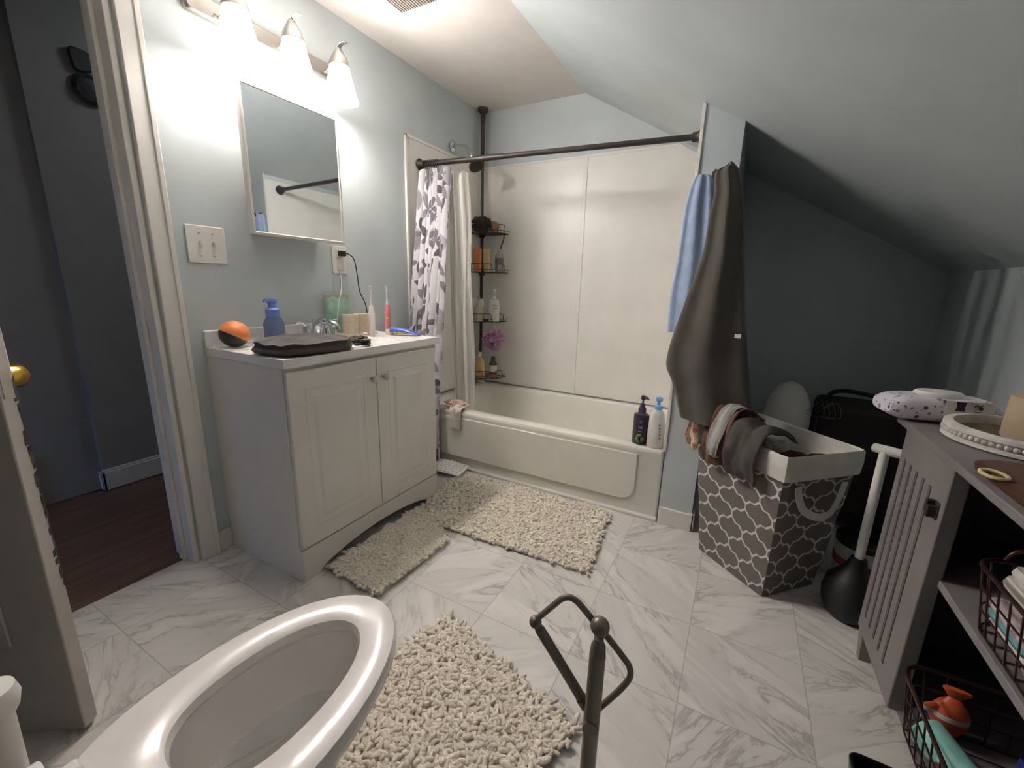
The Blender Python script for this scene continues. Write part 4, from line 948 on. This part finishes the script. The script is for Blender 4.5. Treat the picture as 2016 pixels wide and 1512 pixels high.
# =================================================================== HANGING TOWEL AND ROBE
hk = thing('robe_hook', 'dark bronze hook plate on the partition above the hanging clothes', 'hook', (1.60, 0, 1.53))
q = at(1410, 345, 1, -.004)
MB().box(q.x-.016, q.x+.016, -.006, 0, q.z-.03, q.z+.016).build('plate', M_bronze, hk, bevel=.003)
MB().tube(spline([(q.x, -.004, q.z-.01), (q.x, -.03, q.z-.02), (q.x, -.042, q.z-.0), (q.x, -.045, q.z+.012)], 4), .006, 10).build('prong', M_bronze, hk)
def garment(name, label, cat, m, rows, yc, depth, nf, seed, namp=.14, nx=60):
    """rows: (v, uL, uR) outline traced at depth yc; a closed hanging sleeve of cloth"""
    Z = []; 
    for v_, ul, ur in rows:
        a = at(ul, v_, 1, yc); b2 = at(ur, v_, 1, yc); Z.append((a.x, b2.x, (a.z+b2.z)/2))
    rs = spline(Z, 6); n = len(rs); rings = []
    for i, (xl, xr, z) in enumerate(rs):
        t_ = i/(n-1); ring = []
        for j in range(nx):
            a = 2*PI*j/nx; cx_ = (xl+xr)/2; hw = (xr-xl)/2; dp_ = depth*(.45+.55*min(1, t_*3))
            fold = 1+namp*math.sin(nf*a+seed+1.4*t_)+namp*.8*nz(math.cos(a)*1.5, math.sin(a)*1.5, t_*3, 1, seed)
            ring.append((cx_+hw*math.cos(a)*(1+.0*fold), min(-.004, yc+dp_*math.sin(a)*fold+.03*0), z+.012*nz(a, t_*2, 0, 1, seed)*(t_ > .9)))
        rings.append(ring)
    return tag(MB().loft(rings).build(name, m), label, cat)
garment('hanging_towel', 'light blue towel hanging on the partition edge behind the dark robe', 'towel', M_blue,
        [(344, 1374, 1392), (352, 1366, 1404), (390, 1352, 1410), (430, 1344, 1412), (500, 1334, 1415), (570, 1321, 1418), (620, 1315, 1418), (655, 1313, 1416)], -.034, .024, 7, 1.1, .25)
garment('bathrobe', 'long dark brown robe hanging from the partition hook above the hamper', 'robe', M_robe,
        [(321, 1436, 1444), (328, 1428, 1450), (340, 1408, 1456), (380, 1406, 1463), (420, 1397, 1466), (500, 1383, 1467), (580, 1354, 1468), (650, 1329, 1471), (700, 1314, 1474), (730, 1311, 1477), (760, 1322, 1480), (790, 1329, 1482), (815, 1334, 1484), (832, 1338, 1476)], -.125, .052, 5, 2.4, .2)
tg = at(1452, 662, 1, -.178)
tag(MB().box(tg.x-.01, tg.x+.012, tg.y-.002, tg.y+.002, tg.z-.008, tg.z+.008).build('garment_label', M_plast, bevel=.002), 'tiny white tag showing on the dark robe', 'tag')
# =================================================================== ALCOVE BEHIND THE HAMPER
M_lugg = mat('dark_brown_luggage', '#2a1f1b', .7, var=.15, vscale=12, bump=.2, bscale=120)
lu = thing('suitcase', 'dark brown soft suitcase standing in the shadowed alcove behind the hamper', 'suitcase', (2.3, .5, 0))
MB().box(2.13, 2.50, .38, .62, .03, .60).build('suitcase_body', M_lugg, lu, bevel=.035, seg=4)
MB().box(2.16, 2.47, .365, .385, .1, .34).build('front_pocket', M_lugg, lu, bevel=.008)
MB().tube(spline([(2.17, .5, .595), (2.18, .5, .63), (2.23, .5, .645), (2.30, .5, .64), (2.355, .5, .625), (2.365, .5, .595)], 5), .010, 10).build('carry_handle', M_black, lu)
for x in (2.18, 2.45):
    for y in (.43, .57): MB().tube([(x-.012, y, .03), (x+.012, y, .03)], .03, 16).build('wheel', M_black, lu)
wc = thing('dome_canister', 'white dome topped canister standing in the alcove behind the hamper', 'canister', (2.0, .42, 0))
MB().lathe([(.085, 0), (.092, .01), (.096, .4)], (2.005, .42, 0), 32).build('canister_body', M_plast, wc)
MB().lathe([(.097, .4), (.099, .50), (.09, .57), (.07, .625), (.045, .66), (.015, .675), (.001, .676)], (2.005, .42, 0), 32).build('dome_lid', M_plast, wc)
b = MB(); wr_ = random.Random(5)
for k in range(4):
    c0 = Vector((2.10+.02*k, .315, .585)); b.tube(spline([c0+Vector((-.03, 0, -.02)), c0+Vector((wr_.uniform(-.02, .02), .0, wr_.uniform(.0, .035))), c0+Vector((.02, .01, .03)), c0+Vector((.035, 0, -.03)), c0+Vector((-.01, .01, -.04))], 5), .0012, 5)
b.tube([(2.06, .30, .56), (2.115, .325, .54), (2.118, .33, .0)], .0012, 5)
tag(b.build('wire_hangers', mat('grey_wire', '#77756f', .5, metal=.5)), 'tangle of thin grey wire beside the suitcase', 'wire')
bg = thing('detergent_tub', 'white tub with red print and dark lid on the floor behind the plunger', 'tub', (2.27, .0, 0))
MB().lathe([(.075, 0), (.08, .006), (.085, .15), (.085, .16)], (2.28, -.03, 0), 30).build('tub_body', M_plast, bg)
MB().lathe([(.0838, .07), (.0855, .074), (.0862, .1), (.0855, .104)], (2.28, -.03, 0), 30, cap0=False, cap1=False).build('red_print', mat('red_print', '#a3544a', .5), bg)
MB().lathe([(.088, .158), (.088, .178), (.08, .184), (.001, .186)], (2.28, -.03, 0), 30).build('lid', M_blackp, bg)
# plunger
pg = thing('plunger', 'black rubber plunger with white T handle beside the grey cabinet', 'plunger', (2.205, -.285, 0))
pc_ = (2.207, -.285, 0)
MB().lathe([(.048, 0), (.062, .012), (.078, .05), (.082, .09), (.075, .13), (.05, .165), (.03, .19), (.022, .225), (.018, .228)], pc_, 32).build('rubber_cup', M_black, pg)
MB().tube([(pc_[0], pc_[1], .215), (pc_[0], pc_[1], .61)], .0135, 20).build('handle', M_plast, pg)
MB().lathe([(.005, -.05), (.014, -.046), (.0155, 0), (.014, .046), (.005, .05)], (pc_[0]+.015, pc_[1]-.005, .613), 18, (.92, -.39, -.02)).build('grip', M_plast, pg)
# =================================================================== GREY CABINET
GX0, GX1, GY0, GY1, GT = 2.195, 2.545, -1.32, -.455, .757
gc = thing('grey_cabinet', 'grey painted storage cabinet with grooved door and open shelves by the knee wall', 'cabinet', (2.37, -.88, 0))
MB().box(GX0-.012, GX1, GY0-.01, GY1+.05, GT-.018, GT).build('top', M_grey, gc, bevel=.003)
MB().box(GX0+.022, GX1-.01, GY1-.018, GY1, .09, GT-.018).build('side_panel', M_grey, gc, bevel=.002)
MB().box(GX0+.002, GX1-.01, GY0, GY0+.018, .09, GT-.018).build('side_panel', M_grey, gc, bevel=.002)
MB().box(GX1-.012, GX1-.004, GY0, GY1, .09, GT-.018).build('back_panel', M_greyin, gc)
MB().box(GX0+.022, GX1-.012, GY0+.018, GY1-.018, .09, .106).build('bottom_shelf', M_grey, gc, bevel=.002)
MB().box(GX0+.024, GX1-.012, GY0+.018, GY1-.018, .455, .473).build('shelf', M_grey, gc, bevel=.002)
for x, y in ((GX0+.004, GY1-.045), (GX0+.004, GY0+.005), (GX1-.05, GY1-.045), (GX1-.05, GY0+.005)):
    MB().loft([rrect(x+.006, x+.034, y+.006, y+.034, .003, 0), rrect(x, x+.04, y, y+.04, .003, .09)]).build('leg', M_grey, gc)
gd = MB().box(GX0-.002, GX0+.03, -.768, GY1-.006, .1, GT-.02).build('door', M_grey, gc, bevel=.003)
b = MB(); M_groove = M_greyin
for k in range(5):
    y = -.505-.045*k; b.box(GX0-.0035, GX0+.001, y-.006, y+.006, .16, .66)
b.build('grooves', mat('groove_shadow_paint', '#5a5251', .7), gd, smooth=False)
kn = at(1832, 1002, 0, GX0-.012)
kb_ = MB().box(GX0-.006, GX0-.002, kn.y-.013, kn.y+.016, kn.z-.02, kn.z+.02)
kb_.box(GX0-.022, GX0-.004, kn.y-.012, kn.y-.002, kn.z-.016, kn.z+.012).box(GX0-.02, GX0-.004, kn.y+.004, kn.y+.016, kn.z-.01, kn.z+.02)
kb_.build('latch', M_bronze, gd, bevel=.003)
# things on the cabinet top
wp = thing('wipes_pack', 'white spotted soft pack of 96 wipes with hard lid on the grey cabinet', 'wipes', (2.29, -.40, GT))
wa = math.radians(14); wx = Vector((math.cos(wa), math.sin(wa), 0)); wy = Vector((-math.sin(wa), math.cos(wa), 0)); wc_ = Vector((2.255, -.405, GT+.002))
def wfn(u, v):
    th = 2*PI*u; s_ = 2*v-1; e_ = 1-abs(s_)**8; a_ = .055*(.8+.2*e_); h = .036*(.5+.5*(1-abs(s_)**5))
    cy_, cz_ = math.copysign(abs(math.cos(th))**.55, math.cos(th)), math.copysign(abs(math.sin(th))**.75, math.sin(th))
    return wc_+wx*(s_*.125)+wy*(a_*cy_)+Vector((0, 0, .034+h*cz_+.003*nz(u*6, v*8, 0, 1, 5)))
_m = MB().grid(wfn, 36, 30, cu=True)
for e_ in (0, 1): _m.bm.faces.new([_m.bm.verts.new(Vector(wfn(u/36, e_))) for u in range(36)])
_m.build('film_pack', M_wipes, wp)
MB().loft([[wc_+wx*(.055*k_*math.cos(a))+wy*(.038*k_*math.sin(a))+Vector((0, 0, z_)) for a in [2*PI*i/32 for i in range(32)]] for k_, z_ in ((1, .062), (1, .074), (.9, .079), (.3, .08))]).build('hard_lid', M_plast, wp)
q = wc_-wy*.0545+wx*.05
def wquad(cx_, w, z0, z1, m, nm):
    a = wc_-wy*.0553+wx*cx_; MB().prism([a-wx*w+Vector((0, 0, z0)), a+wx*w+Vector((0, 0, z0)), a+wx*w+Vector((0, 0, z1)), a-wx*w+Vector((0, 0, z1))], -wy*.0012).build(nm, m, wp, smooth=False)
wquad(.04, .052, .022, .066, M_plast, 'label_panel'); M_pur = mat('dark_plum_print', '#35283f', .5)
a = wc_-wy*.0567+wx*.02
MB().prism([a+wx*x+Vector((0, 0, z)) for x, z in ((-.011, .04), (-.008, .051), (-.011, .064), (.011, .064), (.008, .051), (.011, .04))], -wy*.0008).build('logo_print', M_pur, wp, smooth=False)
text_mesh('96', .019, M_pur, 'count_text', wp, wc_-wy*.0572+wx*.058+Vector((0, 0, .052)), wx, (0, 0, 1), .0004, .0006)
MB().prism([wc_-wy*.0567+wx*x+Vector((0, 0, z)) for x, z in ((.051, .04), (.065, .04), (.065, .0415), (.051, .0415))], -wy*.0006).build('text_line', M_pur, wp, smooth=False)
TC = Vector((2.375, -.575, GT)); TR = .148
ty = thing('beaded_tray', 'round white beaded tray with weathered tan base on the grey cabinet', 'tray', TC)
MB().lathe([(TR-.006, .001), (TR, .004), (TR-.001, .011), (TR-.006, .013), (TR-.006, .026), (TR-.001, .028), (TR-.001, .036), (TR-.006, .039), (TR-.018, .039), (TR-.02, .03), (TR-.02, .012)], TC, 64, cap0=True, cap1=False).build('tray_rim', mat('chalk_white_wood', '#d3cdc6', .6, var=.08, vscale=40), ty)
MB().lathe([(.001, .012), (TR-.019, .012), (TR-.019, .016), (.001, .016)], TC, 48).build('tray_base', mat('weathered_tan_wood', '#6e5f48', .7, var=.35, vscale=22), ty)
b = MB()
for i in range(72):
    a = 2*PI*i/72; b.ball(TC+Vector(((TR-.004)*math.cos(a), (TR-.004)*math.sin(a), .0195)), .0058, 8)
bd = b.build('bead_trim', mat('bead_white', '#cfc8c4', .5), ty); bd['kind'] = 'stuff'
rl = Vector((2.385, -.57, GT+.017)); rr = thing('paper_roll', 'beige paper roll standing on the beaded tray', 'paper roll', rl)
MB().lathe([(.02, 0), (.056, 0), (.058, .003), (.058, .095), (.056, .098), (.02, .098), (.02, 0)], rl, 40, cap0=False, cap1=False).build('roll', mat('kraft_paper', '#b59f86', .8, var=.05), rr)
tag(blob(tuple(TC+Vector((-.03, -.105, .024))), .02, .012, .008, 3.9, .5, 3).build('hair_claw', M_blackp), 'small black hair claw lying on the tray before the paper roll', 'hair clip')
bd_ = thing('wooden_board', 'brown wooden board lying on the cabinet edge', 'board', (2.28, -.95, GT))
MB().loft([rrect(2.20, 2.40, -1.2, -.775, .06, GT+.001, 10), rrect(2.198, 2.402, -1.202, -.773, .06, GT+.012, 10), rrect(2.203, 2.397, -1.197, -.778, .056, GT+.015, 10)]).build('board_slab', M_board, bd_)
q = at(1957, 934, 2, GT+.018)
tag(MB().tube([q+Vector((.017*math.cos(a), .024*math.sin(a), 0)) for a in [2*PI*i/28 for i in range(28)]], .0032, 8, True).build('hair_ring', mat('pale_yellow_ring', '#c9bd8a', .5)), 'pale yellow ring lying on the wooden board', 'ring')
# wire baskets
M_copper = mat('dark_copper_wire', '#4a3330', .35, metal=.7, var=.1)
def wire_basket(name, label, x0, x1, y0, y1, z0, z1, nw=8, handle=True):
    o = thing(name, label, 'basket', ((x0+x1)/2, (y0+y1)/2, z0))
    fl = .015
    def rg(t_): return rrect(x0-fl*t_, x1+fl*t_, y0-fl*t_, y1+fl*t_, .05, z0+(z1-z0)*t_, 5)
    MB().tube(rg(1), .0042, 9, True).build('rim', M_copper, o)
    b = MB()
    for t_ in (0., .33, .66): b.tube(rg(t_), .002, 6, True)
    A, B_ = rg(0), rg(1)
    for f in range(nw*4):
        # walk along the ring by length
        n_ = len(A); seglen = [(Vector(A[(i+1) % n_])-Vector(A[i])).length for i in range(n_)]; tot = sum(seglen); s_ = tot*f/(nw*4); i = 0
        while s_ > seglen[i]: s_ -= seglen[i]; i += 1
        k_ = s_/seglen[i]; b.tube([Vector(A[i]).lerp(Vector(A[(i+1) % n_]), k_), Vector(B_[i]).lerp(Vector(B_[(i+1) % n_]), k_)], .0018, 6)
    for i in range(1, 8):
        y = y0+(y1-y0)*i/8; b.tube([(x0, y, z0), (x1, y, z0)], .0018, 6)
    b.build('wire_frame', M_copper, o)
    if handle: MB().tube(spline([(x0+.03, y1+fl, z1), (x0+.05, y1+fl, z1+.028), ((x0+x1)/2, y1+fl, z1+.034), (x1-.05, y1+fl, z1+.028), (x1-.03, y1+fl, z1)], 5), .0036, 8).build('end_handle', M_copper, o)
    return o
wire_basket('wire_basket', 'copper wire basket of folded towels on the cabinet shelf', 2.228, 2.49, -1.20, -.885, .476, .60)
M_tow = m_spots('pink_print_fabric', '#cfc3c0', ('#a98690', '#b99aa0'), 30, .5, False); M_wh = mat('white_terry', '#cdc6be', .95, var=.06, vscale=40, bump=.5, bscale=160); M_teal = mat('teal_edge', '#6fa6a8', .8)
def folded(name, label, x0, x1, y0, y1, z0, z1, m, seed, extra=None):
    o = thing(name, label, 'folded cloth', ((x0+x1)/2, (y0+y1)/2, z0), 'folded cloths in the shelf basket')
    nl = 3
    for k in range(nl):
        a = z0+(z1-z0)*k/nl; b2 = z0+(z1-z0)*(k+1)/nl-.001; j = .004*math.sin(seed+k*2.3)
        MB().loft([rrect(x0+j, x1, y0+j, y1-j, .012, a, 4), rrect(x0-.004+j, x1, y0-.003, y1+.003-j, .014, (a+b2)/2, 4), rrect(x0+j, x1, y0+j, y1-j, .012, b2, 4)]).build('fold', m[k % len(m)], o)
    return o
folded('folded_cloth', 'pink printed folded cloth with teal layer low in the shelf basket', 2.245, 2.46, -1.02, -.895, .482, .535, [M_tow, M_teal, M_tow], 1)
folded('folded_cloth', 'pink printed folded cloth at the bottom of the shelf basket nearest the wall end', 2.245, 2.46, -1.18, -1.03, .482, .54, [M_tow, M_wh, M_tow], 4)
folded('folded_cloth', 'white terry towel with pink fold lying on top in the shelf basket', 2.255, 2.46, -1.06, -.9, .54, .612, [M_tow, M_wh, M_wh], 2)
folded('folded_cloth', 'white terry towel standing highest in the shelf basket', 2.275, 2.46, -1.19, -1.065, .545, .635, [M_wh, M_wh, M_wh], 6)
wire_basket('wire_basket', 'copper wire basket of bath toys on the bottom shelf of the cabinet', 2.208, 2.47, -1.13, -.785, .112, .245, handle=False)
# toys
fo = thing('toy_fish', 'orange toy fish with white band in the lower wire basket', 'toy', (2.29, -.885, .12))
k = N('orange_white_vinyl'); zz = k.sep(k.pos())[2]; _fz = at(1868, 1412, 0, 2.29).z
band = k.M('MULTIPLY', k.M('GREATER_THAN', zz, _fz+.002), k.M('LESS_THAN', zz, _fz+.014))
k.l(k.mix(band, lin('#d4603a'), lin('#d8cfc8')), k.b.inputs['Base Color']); k.b.inputs['Roughness'].default_value = .4
fc = at(1868, 1412, 0, 2.29)
MB().lathe([(.004, -.045), (.022, -.035), (.034, -.01), (.034, .015), (.024, .035), (.01, .05)], fc, 24, (.05, .1, 1), sy=.65).build('body', k.m, fo)
MB().lathe([(.006, .046), (.012, .052), (.026, .068), (.024, .072)], fc, 16, (.05, .1, 1), sy=.3).build('tail_fin', k.m, fo)
MB().lathe([(.014, 0), (.017, .014), (.006, .024)], fc+Vector((-.025, -.005, .012)), 12, (-1, -.1, .4), sy=.35).build('side_fin', k.m, fo)
q = at(1826, 1424, 0, 2.265); tag(MB().ball(q, .034, 26).build('clear_ball', M_clear), 'clear plastic ball beside the orange toy fish', 'ball')
M_mint = mat('mint_plastic', '#8fc9bf', .45, var=.04)
cpx = at(1858, 1482, 0, 2.258); cdx = Vector((-.35, .62, .12)).normalized()
cu = thing('mint_cup', 'mint green plastic cup lying in the lower wire basket', 'cup', (2.28, -.95, .12))
MB().lathe([(.033, -.055), (.034, -.05), (.036, .04), (.034, .045), (.001, .045)], cpx, 30, cdx, cap0=False, cap1=False).build('cup_wall', M_mint, cu)
MB().lathe([(.0315, -.053), (.0315, .035), (.001, .035)], cpx, 30, cdx, cap0=False, cap1=False).build('cup_inside', mat('dark_green_inside', '#12332c', .6), cu)
tag(MB().box(2.335, 2.46, -1.08, -.92, .118, .23).build('blue_box', mat('deep_blue_box', '#1d2f7d', .4), bevel=.004), 'deep blue box at the back of the lower wire basket', 'box')
q = Vector((2.28, -1.03, .125)); o = thing('white_spray_bottle', 'small white bottle in front of the blue box', 'bottle', q)
MB().lathe([(.02, 0), (.022, .004), (.016, .06), (.024, .1), (.026, .112), (.02, .116)], q, 22).build('bottle_body', M_plast, o)
tag(MB().box(2.235, 2.262, -.93, -.83, .116, .14).build('red_packet', mat('dark_red_packet', '#7d2f33', .5, var=.2, vscale=50), bevel=.006), 'dark red packet at the front of the lower wire basket', 'packet')
bb = thing('black_bin', 'black bin with rounded corner on the floor before the grey cabinet', 'bin', (2.13, -1.05, 0))
MB().loft([rrect(2.10, 2.183, -1.18, -.95, .02, .0), rrect(2.088, 2.186, -1.19, -.935, .022, .1), rrect(2.09, 2.184, -1.188, -.937, .021, .102), rrect(2.094, 2.18, -1.184, -.941, .019, .1), rrect(2.104, 2.178, -1.176, -.952, .018, .008)]).build('bin_shell', M_blackp, bb)
